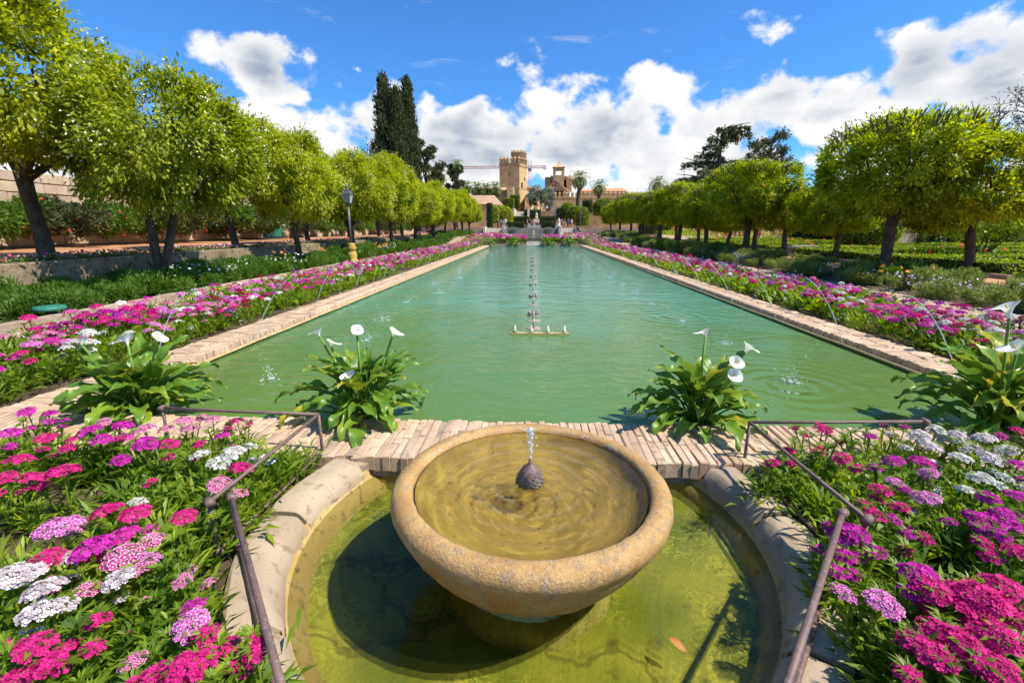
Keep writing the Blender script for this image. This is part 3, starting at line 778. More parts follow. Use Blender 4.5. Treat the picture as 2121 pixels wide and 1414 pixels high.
# ================================================================== IRON RAILINGS
def railing(sd, lab):
    t = thing('iron_railing', lab, 'railing')
    s = -1 if sd < 0 else 1
    ox = -.02 if sd < 0 else 0
    def P(x, y, z): return (s * x + ox, y, z)
    A, B, C1, C2, D = (1.565, 3.10), (2.83, 3.17), (1.605, 1.975), (1.52, 2.02), (.50, .78)
    H, Lo = .405, .105
    def rod(n, a, b, r=.0115): MB().tube([a, tuple((np.array(a) + np.array(b)) / 2 + np.array([0, 0, -.003])), b], r, 10).build(n, M['rust'], t, True)
    rod('top_rail', P(*A, H), P(*B, H)); rod('top_rail', P(*A, H), P(*C1, H)); rod('top_rail', P(*C2, H), P(*D, H), .0135)
    rod('lower_rail', P(*A, Lo), P(*B, Lo), .010); rod('lower_rail', P(*A, Lo), P(*C1, Lo + .01), .010); rod('lower_rail', P(*C2, Lo + .01), P(*D, Lo + .02), .0125)
    for q in (A, B): rod('post', P(*q, .0), P(*q, H), .0115)
    rod('post', P(*C1, -.02), P(*C1, H)); rod('post', P(*C2, .03), P(*C2, H), .0115)
    for q, z in ((B, H), (C1, H), (C2, H), (C1, Lo + .01), (C2, Lo + .01)):
        dd = np.array([.8 * s, .6, 0]) if q is not B else np.array([0, 1, 0.])
        c = np.array(P(*q, z)); MB().tube([c - dd * .028, c + dd * .026], .022, 14).build('knuckle_joint', M['rust'], t, True)
railing(-1, 'rusty angled iron pipe railing beside the kerb on the lamp post side')
railing(1, 'rusty angled iron pipe railing throwing its shadow into the basin')

# ================================================================== CALLA LILIES
def calla_leaf_mat():
    m, nt, out = newmat('calla_leaf')
    a = nt.nodes.new('ShaderNodeAttribute'); a.attribute_name = 'rad'; e = V(nt, a.outputs['Fac'])
    oi = nt.nodes.new('ShaderNodeObjectInfo'); r = V(nt, oi.outputs['Random'])
    c = coords(nt, 'Object'); n = noise(nt, c, 9., 4, .6)
    g = mixc(nt, n.ss(.3, .7), (.085, .19, .022), (.17, .31, .03))
    g = mixc(nt, r.ss(.55, .95), g, (.26, .37, .03))
    yl = mixc(nt, n, (.42, .40, .03), (.55, .46, .04))
    k = (e + n * .35 - .18 + r.ss(.86, .97) * .7).ss(.90, 1.08)
    g = mixc(nt, k, g, yl)
    p = pbsdf(nt, g, .38, .45, bump(nt, noise(nt, c, 26., 3), .25, .01))
    t = nt.nodes.new('ShaderNodeBsdfTranslucent'); hs = nt.nodes.new('ShaderNodeHueSaturation'); hs.inputs['Value'].default_value = 1.6; hs.inputs['Hue'].default_value = .48
    nt.links.new(g.s, hs.inputs['Color']); nt.links.new(hs.outputs[0], t.inputs[0])
    mx = nt.nodes.new('ShaderNodeMixShader'); mx.inputs[0].default_value = .32
    nt.links.new(p.outputs[0], mx.inputs[1]); nt.links.new(t.outputs[0], mx.inputs[2]); nt.links.new(mx.outputs[0], out.inputs[0])
    return m
M['calla'] = calla_leaf_mat()
M['spathe'] = leaf_mat('calla_spathe', (.80, .79, .70), (.86, .85, .78), (.90, .88, .80), .25, .5)
M['spadix'] = plain('calla_spadix', (.75, .50, .05), .7)
M['callastem'] = plain('calla_stem', (.16, .28, .04), .5)

def calla_leaf(reach, height, L, W, droop, wave):
    """Petiole arching out from the crown, then an arrow-shaped wavy blade. Grows along +X."""
    a = np.array([0, 0, 0.]); b = np.array([reach * .25, 0, height * .75]); c = np.array([reach, 0, height])
    ts = np.linspace(0, 1, 8)
    pet = [(1 - t) ** 2 * a + 2 * t * (1 - t) * b + t * t * c for t in ts]
    d = pet[-1] - pet[-2]; d /= np.linalg.norm(d); up0 = math.atan2(d[2], d[0]) * .95
    V_, F_, A_ = [], [], []
    nl, nw = 10, 6; p = pet[-1].copy(); prevs = []
    for i in range(nl + 1):
        t = i / nl; ang = up0 - droop * t ** 1.2
        if i: p = p + np.array([math.cos(ang), 0, math.sin(ang)]) * L / nl
        wd = W / 2 * (1.0 if t < .18 else max(0, 1 - ((t - .18) / .82) ** 1.7)) * (.72 + .28 * min(1, t / .18))
        nrm = np.array([-math.sin(ang), 0, math.cos(ang)])
        for j in range(nw + 1):
            u = j / nw * 2 - 1
            back = -.30 * W * abs(u) ** 1.5 * max(0, 1 - t / .22)          # basal lobes
            q = p + np.array([0, u * wd, 0]) + nrm * (abs(u) * wd * .42 + wave * W * math.sin(t * 13 + (2 if u > 0 else 0) + L * 40) * abs(u) ** 2) + np.array([math.cos(ang), 0, math.sin(ang)]) * back
            V_.append(q); A_.append(max(abs(u) ** 2.0, t ** 4) if abs(u) > .05 else t ** 4)
    for i in range(nl):
        for j in range(nw): F_.append((i * (nw + 1) + j, i * (nw + 1) + j + 1, (i + 1) * (nw + 1) + j + 1, (i + 1) * (nw + 1) + j))
    mb = MB(); mb.tube(pet, np.linspace(.013, .007, 8), 6, cap=False)
    o = len(V_); V_ += [np.array(q) for q in mb.v]; A_ += [.15] * len(mb.v); F_ += [tuple(i + o for i in f) for f in mb.f]
    return mesh_np('calla_leaf', np.array(V_), np.array(F_), 4, M['calla'], True, A_)
CL = []
for i in range(16):
    q = i / 15
    CL.append(calla_leaf(.05 + .36 * q + random.uniform(-.03, .03), .50 - .30 * q + random.uniform(-.04, .04), random.uniform(.26, .38), random.uniform(.10, .14), random.uniform(.45, .9) + q * .6, random.uniform(.10, .22)))

def spathe_mesh(seed):
    r_ = np.random.default_rng(seed); nu, nv = 20, 9; V_, F_ = [], []
    for j in range(nv + 1):
        t = j / nv
        for i in range(nu + 1):
            a = 2 * math.pi * i / nu; side = (1 + math.cos(a)) / 2        # front lip at a=0
            r = .010 + .016 * t + .066 * t ** 3.2 * (.55 + .75 * side)
            z = .115 * t - .05 * max(0, t - .7) / .3 * (side * 1.0) + .02 * t ** 3 * (1 - side) + .008 * t ** 3 * math.sin(3 * a + seed)
            rr = r * (1 + .05 * t * math.sin(2 * a + seed))
            ov = .35 if i == nu else 0
            V_.append((rr * math.cos(a + ov * .3 * t) + .035 * side ** 3 * t ** 4, rr * math.sin(a + ov * .3 * t), z))
    for j in range(nv):
        for i in range(nu): F_.append((j * (nu + 1) + i, j * (nu + 1) + i + 1, (j + 1) * (nu + 1) + i + 1, (j + 1) * (nu + 1) + i))
    return mesh_np('spathe', V_, F_, 4, M['spathe'], True)
SP = [spathe_mesh(s) for s in range(4)]
SPX = MB().tube([(0, 0, .03), (.006, 0, .07), (.014, 0, .105)], [.007, .008, .005], 8).mesh('spadix', M['spadix'], True)

def calla_plant(loc, lab, flowers, nleaf=52, sc=1.0, seed=0, buds=()):
    rr = random.Random(seed)
    t = thing('calla_lily', lab, 'plant', loc, group='calla lilies standing in the pool')
    for i in range(nleaf):
        k = int(15 * ((i + .5) / nleaf) ** 1.15); k = max(0, min(15, k + rr.randint(-1, 1)))
        a = i * 2.399 + rr.uniform(-.5, .5); s = sc * rr.uniform(.82, 1.15)
        o = link('leaf', CL[k], t, (rr.uniform(-.09, .09), rr.uniform(-.06, .06), 0), (rr.uniform(-.25, .25), rr.uniform(-.12, .12), a), (s, s, s * rr.uniform(.92, 1.08)))
    for (fx, fy, fz, az, s) in flowers:
        top = Vector((fx - loc[0], fy - loc[1], fz - loc[2]))
        st = MB().tube([(top.x * .25, top.y * .25, .02), tuple(top * .55 + Vector((0, 0, .04))), tuple(top)], [.012, .010, .010], 7).build('flower_stem', M['callastem'], t, True)
        f = link('flower', SP[rr.randrange(4)], t, tuple(top - Vector((0, 0, .012))), (rr.uniform(-.2, .2), rr.uniform(.0, .35), az), s)
        link('spadix', SPX, f)
    return t
def fl(px, py, Y, az=0., s=.64):
    p = atY(px, py, Y); return (p[0], p[1], p[2] - .06, az, s)
WL = PY0 + .13
calla_plant((-3.62, WL, -.02), 'calla lily clump at the pool corner with three flowers turned upward', [fl(165, 700, WL, 2.6), fl(262, 700, WL, 2.9, .75), fl(322, 692, WL, -.2)], seed=1, nleaf=92, sc=1.0)
calla_plant((-1.52, WL + .02, -.02), 'five-flowered calla lily with yellow-edged leaves beyond the fountain', [fl(660, 682, WL, 3.0), fl(685, 705, WL, .3, .6), fl(738, 676, WL, -1.2, .6), fl(812, 682, WL, .1), fl(724, 770, WL - .25, -2.2, .6)], seed=2, nleaf=88, sc=1.0)
calla_plant((1.46, WL + .02, -.02), 'four-flowered calla lily between the fountain and the splashing pool jets', [fl(1463, 682, WL, 2.7), fl(1545, 715, WL, .1, .75), fl(1525, 742, WL - .15, -1.5), fl(1522, 768, WL - .2, -1.6)], seed=3, nleaf=84, sc=.96)
calla_plant((3.98, WL - .02, -.02), 'large calla lily clump cut by the frame beside the brick wall', [fl(2095, 640, WL - .3, 2.9, 1.0), fl(2150, 705, WL - .2, 2.6), fl(2110, 715, WL - .3, 2.9, .8)], seed=4, nleaf=98, sc=1.14)
for i, (px, nm) in enumerate(((1016, 'outermost on the lamp post side'), (1066, 'inner on the lamp post side'), (1136, 'just past the spill gap'), (1180, 'outermost by the shaded wall'))):
    p = atY(px, 507, 46.8)
    t = thing('calla_lily', 'tiny distant calla lily at the pool end, ' + nm, 'plant', (p[0], 46.75, 0.0), i * 1.3, 1.35 + .15 * (i % 2), group='calla lilies at the far end')
    for q in range(26):
        link('leaf', CL[min(15, q * 16 // 26)], t, (0, 0, 0), (0, 0, q * 2.4), random.uniform(.9, 1.2))

# ================================================================== SWEET WILLIAMS
def floret_head(n, rad, fr, seed):
    r_ = np.random.default_rng(seed); V_, F_, A_ = [], [], []
    for i in range(n):
        t = (i + .5) / n; ph = i * 2.399963 + r_.uniform(-.2, .2); th = math.acos(1 - t * .82)
        c = np.array([math.sin(th) * math.cos(ph), math.sin(th) * math.sin(ph), math.cos(th) * .62]) * rad * r_.uniform(.9, 1.08)
        nn = np.array([math.sin(th) * math.cos(ph) * .8, math.sin(th) * math.sin(ph) * .8, math.cos(th) + .35]) + r_.normal(0, .18, 3); nn /= np.linalg.norm(nn)
        a = np.cross(nn, [.3, .8, .5]); a /= np.linalg.norm(a); b = np.cross(nn, a); tw = r_.uniform(0, 6.28); f = fr * r_.uniform(.8, 1.15)
        o = len(V_); V_.append(c - nn * f * .25); A_.append(0)
        for k in range(5):
            for (da, r, h, rd) in ((-.46, .52, .02, .5), (-.50, .90, .12, .9), (0, 1.0 - r_.uniform(0, .1), r_.uniform(-.05, .2), 1.0), (.50, .90, .12, .9), (.46, .52, .02, .5)):
                q = tw + k * 1.2566 + da; V_.append(c + (a * math.cos(q) + b * math.sin(q)) * f * r + nn * f * h); A_.append(rd)
            o5 = o + 1 + k * 5; F_.append((o, o5, o5 + 1, o5 + 2)); F_.append((o, o5 + 2, o5 + 3, o5 + 4))
    return np.array(V_), np.array(F_), A_
HEADM = [mesh_np('flower_head', *(lambda v, f, a: (v, f, 4, FC['magenta'], False, a))(*floret_head(n, r, .0235, 10 + i))) for i, (n, r) in enumerate(((40, .085), (48, .095), (32, .072), (16, .05), (56, .105)))]

def lance_leaves(n_bas, stems, seed, spread=.10):
    """Stems with opposite narrow leaves plus a tuft of basal leaves."""
    r_ = np.random.default_rng(seed); parts = []
    n = n_bas; a = r_.uniform(0, 6.28, n); rr = np.abs(r_.normal(0, spread, n))
    pos = np.stack([rr * np.cos(a), rr * np.sin(a), r_.uniform(0, .10, n)], 1)
    d = np.stack([np.cos(a), np.sin(a), r_.uniform(.2, 1.8, n)], 1); L = r_.uniform(.09, .17, n)
    def curved(pos, d, L, W):
        d = unit(d); s = unit(np.cross(d, np.array([0, 0, 1.]) + r_.normal(0, .25, d.shape))); up = np.cross(s, d)
        L = L[:, None]; W = W[:, None]; dr = np.array([0, 0, -1.]) * L * .18
        m = pos + d * L * .5; e = pos + d * L + dr * 1.5
        v = np.stack([pos, m + s * W / 2 + up * W * .15, m - s * W / 2 + up * W * .15, e], 1).reshape(-1, 3)
        o = np.arange(len(pos))[:, None] * 4
        return v, (o + np.array([[0, 1, 3, 2]]))
    parts.append(curved(pos, d, L, r_.uniform(.014, .026, n)))
    for (base, top) in stems:
        base, top = np.array(base), np.array(top); H = np.linalg.norm(top - base)
        mb = MB(); mb.tube([tuple(base), tuple((base + top) / 2 + r_.normal(0, .008, 3)), tuple(top)], [.0055, .005, .0045], 4, cap=False)
        parts.append((np.array(mb.v), np.array(mb.f)))
        k = max(3, int(H / .045)); tt = np.repeat(np.linspace(.12, .93, k), 2); aa = np.repeat(np.arange(k) * 1.57 + r_.uniform(0, 6), 2) + np.tile([0, math.pi], k)
        pp = base + (top - base) * tt[:, None]; dd = np.stack([np.cos(aa), np.sin(aa), r_.uniform(.35, 1.1, 2 * k)], 1)
        parts.append(curved(pp, dd, r_.uniform(.075, .13, 2 * k) * (1.15 - .45 * tt), r_.uniform(.013, .022, 2 * k)))
        # calyx tuft under the head
        c = 18; aa = r_.uniform(0, 6.28, c); parts.append(curved(np.repeat(top[None] - np.array([[0, 0, .02]]), c, 0), np.stack([np.cos(aa), np.sin(aa), np.full(c, .9)], 1), r_.uniform(.05, .08, c), np.full(c, .010)))
    v, f = merge(parts)
    return mesh_np('leaves_and_stems', v, f, 4, M['sw_leaf'])
SWP = []          # (foliage mesh, head tips)
for i in range(10):
    r_ = random.Random(100 + i); tips = [(0, 0, .33)]
    for j in range(r_.choice((1, 2, 3))):
        a = r_.uniform(0, 6.28); q = r_.uniform(.09, .17); tips.append((q * math.cos(a), q * math.sin(a), r_.uniform(.22, .33)))
    st = [((t[0] * .25, t[1] * .25, 0), t) for t in tips]
    for j in range(2): a = r_.uniform(0, 6.28); q = r_.uniform(.06, .15); st.append(((q * .3 * math.cos(a), q * .3 * math.sin(a), 0), (q * math.cos(a), q * math.sin(a), r_.uniform(.18, .30))))
    SWP.append((lance_leaves(46, st, 200 + i), tips))

NSW = 0
def sweet_william(x, y, z, color, lab, group, k=None, s=1.0, rot=None, lead=1.0, only=False):
    """One plant: foliage plus its flower heads."""
    global NSW
    me, tips = SWP[(k if k is not None else random.randrange(10))]
    t = thing('sweet_william', lab, 'flower', (x, y, z), random.uniform(0, 6.28) if rot is None else rot, s, group)
    link('leaves_and_stems', me, t)['kind'] = 'stuff'
    for i, tp in enumerate(tips[:1] if only else tips):
        hm = HEADM[random.choice((0, 1, 1, 4)) if i == 0 else random.choice((0, 2, 3, 2))]
        h = link('flower_head', hm, t, (tp[0], tp[1], tp[2] - .02), (random.uniform(-.25, .25), random.uniform(-.25, .25), random.uniform(0, 6.28)), random.uniform(.9, 1.1) * (lead if i == 0 else min(lead, 1) * .85))
        h.material_slots[0].link = 'OBJECT'; h.material_slots[0].material = FC[color]
    NSW += 1
    return t
# heads picked out in the photograph: (x, y, colour, size)
HP, MG, PU, WH, BL_, CR, PW, LI = 'hot pink', 'magenta', 'purple', 'white', 'blush', 'crimson', 'pink and white', 'lilac pink'
LEFT_HEADS = [(55, 850, PU, 1.1), (90, 905, HP, 1.15), (40, 950, HP, 1.2), (130, 975, HP, 1.25), (185, 890, PU, 1.1), (140, 925, HP, 1.), (20, 895, PU, 1.), (300, 885, PW, 1.1), (300, 915, PU, 1.15), (245, 905, HP, .8),
              (350, 915, HP, .9), (380, 870, PW, 1.05), (440, 865, PW, 1.1), (490, 870, HP, .95), (460, 900, MG, 1.), (415, 940, WH, 1.), (450, 955, WH, 1.), (480, 935, WH, 1.05), (530, 945, WH, .95), (500, 965, HP, 1.), (455, 1000, PW, 1.),
              (310, 995, HP, .75), (45, 1012, HP, .7), (220, 1055, HP, 1.15), (280, 1060, HP, 1.1), (120, 1090, LI, 1.15), (285, 1035, WH, .9), (190, 1132, PU, 1.1), (255, 1105, MG, .9), (380, 1065, HP, .8), (100, 1150, HP, .95), (255, 1150, PW, 1.15), (305, 1150, LI, .8),
              (55, 1185, BL_, 1.15), (20, 1190, BL_, 1.1), (90, 1215, BL_, 1.), (80, 1260, BL_, 1.), (130, 1245, BL_, .8), (245, 1195, BL_, .9), (378, 1195, PW, .8), (400, 1250, PU, 1.), (395, 1285, LI, 1.15), (430, 1305, HP, .8), (70, 1330, HP, 1.1), (100, 1365, HP, 1.25), (140, 1330, HP, .9), (190, 1335, HP, .8), (60, 1385, HP, 1.),
              (465, 1335, HP, 1.0), (480, 1370, HP, .6), (370, 1380, HP, 1.2), (410, 1365, HP, 1.1), (330, 1395, HP, 1.1), (275, 1362, PW, .7), (20, 1405, HP, 1.), (522, 1310, HP, .45), (100, 870, PU, .9), (215, 870, PW, .7), (10, 985, HP, .9)]
RIGHT_HEADS = [(1705, 885, HP, .8), (1665, 895, HP, .5), (1635, 930, HP, .9), (1600, 955, HP, .7), (1700, 925, HP, .8), (1745, 945, HP, 1.), (1775, 965, HP, .8), (1640, 955, HP, .7), (1830, 877, PU, .7), (1875, 882, PU, .7), (1803, 900, PU, .7), (1850, 950, PU, .9), (1910, 955, MG, 1.15), (1925, 975, LI, .9), (1855, 995, LI, .8),
               (1940, 885, WH, 1.), (1985, 900, BL_, 1.), (1930, 925, BL_, 1.1), (1990, 945, WH, 1.1), (2040, 905, BL_, 1.05), (2085, 930, WH, 1.1), (2050, 945, BL_, 1.05), (2030, 985, WH, 1.), (2080, 985, WH, 1.), (1905, 900, BL_, 1.), (2000, 1010, WH, .9), (2110, 890, HP, .9), (2070, 900, PU, .9), (2110, 960, PU, .9),
               (1825, 1010, HP, .85), (1815, 1030, HP, .85), (1812, 1060, HP, .85), (1865, 1045, HP, .85), (1850, 1070, PU, .8), (1920, 1028, LI, 1.), (1880, 1100, PU, .7), (1745, 1105, PU, 1.), (1770, 1098, PU, 1.), (1748, 1145, PU, .85), (1810, 1145, PU, .6), (2055, 1075, PU, 1.1), (2075, 1060, PU, 1.), (2100, 1085, PU, 1.), (2040, 1095, PU, .9), (2110, 1140, HP, 1.1),
               (1905, 1185, PU, 1.15), (1830, 1245, LI, 1.2), (1905, 1220, CR, 1.1), (1935, 1215, HP, .9), (1985, 1220, HP, 1.2), (2030, 1235, HP, 1.25), (2085, 1215, HP, 1.1), (2010, 1260, HP, 1.1), (2070, 1250, HP, 1.15), (1945, 1300, HP, 1.25), (1990, 1320, HP, 1.15), (2040, 1300, HP, 1.25), (2070, 1315, HP, 1.1), (1930, 1345, HP, 1.1), (1960, 1360, HP, .8), (2060, 1375, HP, 1.15), (2030, 1365, HP, .7), (2110, 1270, HP, 1.), (1875, 1010, PU, .7), (2110, 1025, PU, 1.)]
def spot(px, py, left):
    if py > 1330: w = 'at the bottom edge of the frame'
    elif left: w = 'at the very edge of the frame' if px < 70 else 'in front of the brick wall' if py < 960 else 'beside the rusty railing' if px > 350 else 'in the middle of the bed' if py < 1150 else 'low in the bed'
    else: w = 'at the very edge of the frame' if px > 2065 else 'in front of the brick wall' if py < 960 else 'beside the rusty railing' if px < 1830 else 'in the middle of the bed' if py < 1120 else 'low in the bed'
    return w
for left, H in ((True, LEFT_HEADS), (False, RIGHT_HEADS)):
    for (px, py, c, s) in H:
        z = random.uniform(.32, .42)
        p = atZ(px, py, z); lead = s * 1.02
        h = (z - .05) / .33
        o = sweet_william(p[0], p[1], .05, c, ('large ' if s > 1.08 else 'small ' if s < .85 else '') + c + ' sweet william ' + spot(px, py, left) + (', left near bed' if left else ', right near bed'), 'near sweet williams', lead=lead * (.60 if py < 1240 else .52), s=h, only=(s < .8 or random.random() < .2))
# foliage between the flowers in the near beds
def in_bed(x, y): return (np.hypot(x - BC[0], y - BC[1]) > 1.68) & (y < 2.95)
def tufts(name, xs, ys, zs, n_per, lab, L=(.09, .18), mat='sw_leaf', W=(.012, .024), up=(.2, 2.2), spread=.07, hgt=.16):
    n = len(xs) * n_per; c = np.repeat(np.stack([xs, ys, zs], 1), n_per, 0)
    a = rng.uniform(0, 6.28, n); r = np.abs(rng.normal(0, spread, n)); t = rng.random(n) ** 1.4 * hgt
    pos = c + np.stack([r * np.cos(a), r * np.sin(a), t], 1); d = unit(np.stack([np.cos(a), np.sin(a), rng.uniform(*up, n)], 1))
    Ls = rng.uniform(*L, n); Ws = rng.uniform(*W, n)
    s = unit(np.cross(d, np.array([0, 0, 1.]) + rng.normal(0, .3, d.shape))); m = pos + d * Ls[:, None] * .5 ; e = pos + d * Ls[:, None] - np.array([0, 0, 1.]) * Ls[:, None] * .25
    v = np.stack([pos, m + s * Ws[:, None] / 2, e, m - s * Ws[:, None] / 2], 1).reshape(-1, 3)
    return stuff(name, mesh_np(name, v, np.arange(len(v)).reshape(-1, 4), 4, M[mat]), lab, 'foliage')
for lab, x0, x1, n in (('narrow green leaves filling the near bed on the lamp post side', -5.2, -1.15, 950), ('narrow green leaves filling the near bed below the white flowers', 1.15, 5.0, 950)):
    xs = rng.uniform(x0, x1, n); ys = rng.uniform(.55, 2.95, n); ok = in_bed(xs, ys)
    g = np.sin(xs * 3.1 + 1) + np.sin(ys * 4.3 + xs * 1.7) > -.9        # bare soil shows here and there
    ok &= g
    tufts('leafy_undergrowth', xs[ok], ys[ok], np.full(ok.sum(), .05), 38, lab)
# green seed heads

# ---- flower strips along the pool: near plants one by one, the rest as a mass
BORDER = [MG, HP, PU, MG, HP, PW, LI, WH, CR, HP, MG]
def patch_color(x, y):
    h = math.sin(x * 2.1 + y * .9) + math.sin(y * 1.7 - x * .7 + 2) + random.uniform(-1.3, 1.3)
    return BORDER[int((h + 3.3) / 6.6 * 10.99) % 11]
for sd, x0, x1, lab in ((-1, -7.3, PX0 - .74, 'on the lamp post side of the pool'), (1, PX1 + .74, 7.35, 'on the shaded wall side of the pool')):
    cnt = 0; y = 3.25 if sd > 0 else 3.1
    while cnt < 84:
        y += .052
        x = random.uniform(x0, x1)
        c = patch_color(x, y)
        zn = 'next to the pool wall' if abs(x) < 6.1 else 'at the outer edge' ; zy = 'near end' if y < 4.6 else 'second metre' if y < 5.8 else 'third metre' if y < 7 else 'farther part'
        sweet_william(x, y, .08, c, c + ' sweet william ' + zn + ', ' + zy + (' of left strip' if sd < 0 else ' of right strip'), 'sweet williams along the pool', s=random.uniform(1.0, 1.3), lead=.66); cnt += 1
    ymax_ind = y
    # extra foliage below
    n = 560; xs = rng.uniform(x0, x1, n); ys = rng.uniform(3.1, 14, n)
    tufts('leafy_undergrowth', xs, ys, np.full(n, .08), 34, 'narrow green leaves in the near part of the strip ' + lab, L=(.10, .2), W=(.016, .03), hgt=.24)
    n = 1500; ys = 9 + 75 * rng.random(n) ** 1.15; xs = rng.uniform(x0, x1, n); zs = .08 + rise(ys)
    tufts('leafy_undergrowth', xs, ys, zs, 14, 'green leaves in the distant part of the strip ' + lab, L=(.16, .32), W=(.04, .075), hgt=.28, spread=.2)
    # massed heads
    hv, hf, hc = [], [], []; o = 0
    protos = [floret_head(n_, r_, f_, 50 + i) for i, (n_, r_, f_) in enumerate(((20, .10, .040), (15, .085, .040), (12, .08, .042)))]
    protoF = [floret_head(n_, r_, f_, 60 + i) for i, (n_, r_, f_) in enumerate(((7, .10, .07), (6, .09, .07)))]
    COLS = {MG: (.62, .015, .36), HP: (.72, .015, .22), PU: (.46, .012, .46), PW: (.80, .22, .42), LI: (.72, .20, .56), WH: (.82, .80, .72), CR: (.36, .008, .06)}
    N = 1350
    for i in range(N):
        t = i / N; yy = (ymax_ind - .8) + (84 - ymax_ind) * t ** 1.25; x = random.uniform(x0, x1)
        if yy > 12 and False: continue
        v, f, a = random.choice(protos if yy < 16 else protoF)
        c = COLS[patch_color(x, yy)]; k = random.uniform(.8, 1.15); s = random.uniform(.6, .95)
        a_ = np.array(a)[:, None]
        ang = random.uniform(0, 6.28); ca, sa = math.cos(ang), math.sin(ang)
        v2 = v @ np.array([[ca, sa, 0], [-sa, ca, 0], [0, 0, 1]]) * s + np.array([x, yy, .08 + float(rise(np.array(yy))) + random.uniform(.26, .42)])
        hv.append(v2); hf.append(f + o); hc.append(np.clip(np.array(c)[None] * k * (.75 + .3 * a_), 0, .9)); o += len(v2)
    stuff('flower_heads', mesh_np('flower_heads', np.concatenate(hv), np.concatenate(hf), 4, M['petals'], False, None, np.concatenate(hc)), 'mass of pink and purple sweet william heads farther along ' + lab[3:], 'flowers')
# strip on the far wall of the pool
hv, hf, hc = [], [], []; o = 0
for i in range(420):
    x = random.uniform(-4.6, 5.2)
    if -.7 < x < 1.0: continue
    y = random.uniform(47.5, 49.6); v, f, a = random.choice(protoF); c = COLS[random.choice((MG, HP, PW, LI, MG, WH))]
    v2 = v * 1.25 + np.array([x, y, random.uniform(.75, 1.1)]); hv.append(v2); hf.append(f + o); hc.append(np.clip(np.array(c)[None] * random.uniform(.8, 1.1) * (.75 + .3 * np.array(a)[:, None]), 0, .9)); o += len(v2)
stuff('flower_heads', mesh_np('flower_heads', np.concatenate(hv), np.concatenate(hf), 4, M['petals'], False, None, np.concatenate(hc)), 'pink flowers across the far end of the pool', 'flowers')
xs = rng.uniform(-4.6, 5.2, 300); ok = (xs < -.8) | (xs > 1.1); xs = xs[ok]
tufts('leafy_undergrowth', xs, rng.uniform(47.5, 49.6, len(xs)), np.full(len(xs), .45), 16, 'green leaves under the flowers across the far end of the pool', L=(.16, .3), W=(.04, .07), hgt=.3, spread=.2)
MB().box(PX0 - .4, -.66, 47.4, 49.8, .0, .5).build('planting_bank', M['soil'])['kind'] = 'structure'
MB().box(.96, PX1 + .4, 47.4, 49.8, .0, .5).build('planting_bank', M['soil'])['kind'] = 'structure'

# ================================================================== ORANGE TREES
def lobed_points(n, a, b, cz, lobes, lob_r, r_, flat=1.0, clump=.20, ncl=260, droop=.35, under=.75):
    """Leaf positions and directions for a lobed crown (a: radius, b: half height, cz: centre height)."""
    k = np.arange(lobes); th = np.arccos(1 - 2 * (k + .5) / lobes); ph = k * 2.399963 + r_.uniform(0, .6, lobes)
    L = np.stack([np.sin(th) * np.cos(ph) * a * .66, np.sin(th) * np.sin(ph) * a * .66, np.cos(th) * b * .62], 1) + r_.normal(0, .12, (lobes, 3))
    rad = a * lob_r * r_.uniform(.8, 1.25, lobes)
    li = r_.integers(0, lobes, ncl); u = unit(r_.normal(size=(ncl, 3)) + unit(L)[li] * .9)
    cc = L[li] + u * (rad[li] * r_.uniform(.78, 1.06, ncl))[:, None] * np.array([1, 1, b / a * 1.1])
    cc[:, 2] = np.where(cc[:, 2] > b * flat, b * flat + (cc[:, 2] - b * flat) * .15, cc[:, 2])
    cc[:, 2] = np.maximum(cc[:, 2], -b * under)
    ci = r_.integers(0, ncl, n); out = unit(cc / np.array([a, a, b]))
    pos = cc[ci] + r_.normal(0, clump, (n, 3)); d = unit(u[ci] * .6 + out[ci] * .4 + unit(r_.normal(size=(n, 3))) * .75 + np.array([0, 0, -droop]))
    nn = unit(out[ci] + np.array([0, 0, .8]) + unit(r_.normal(size=(n, 3))) * .7)
    pos[:, 2] += cz
    return pos, d, nn, cc + np.array([0, 0, cz]), out

def limb(mb, p0, p1, r0, r1, bend, r_, n=7):
    p0, p1 = np.array(p0, float), np.array(p1, float); off = r_.normal(0, bend, 3); pts = []
    for i in range(n):
        t = i / (n - 1); pts.append(p0 + (p1 - p0) * t + off * math.sin(math.pi * t) + r_.normal(0, bend * .12, 3))
    mb.tube(pts, [r0 + (r1 - r0) * (i / (n - 1)) ** .8 for i in range(n)], 9, jit=.10)
    return pts[-1]

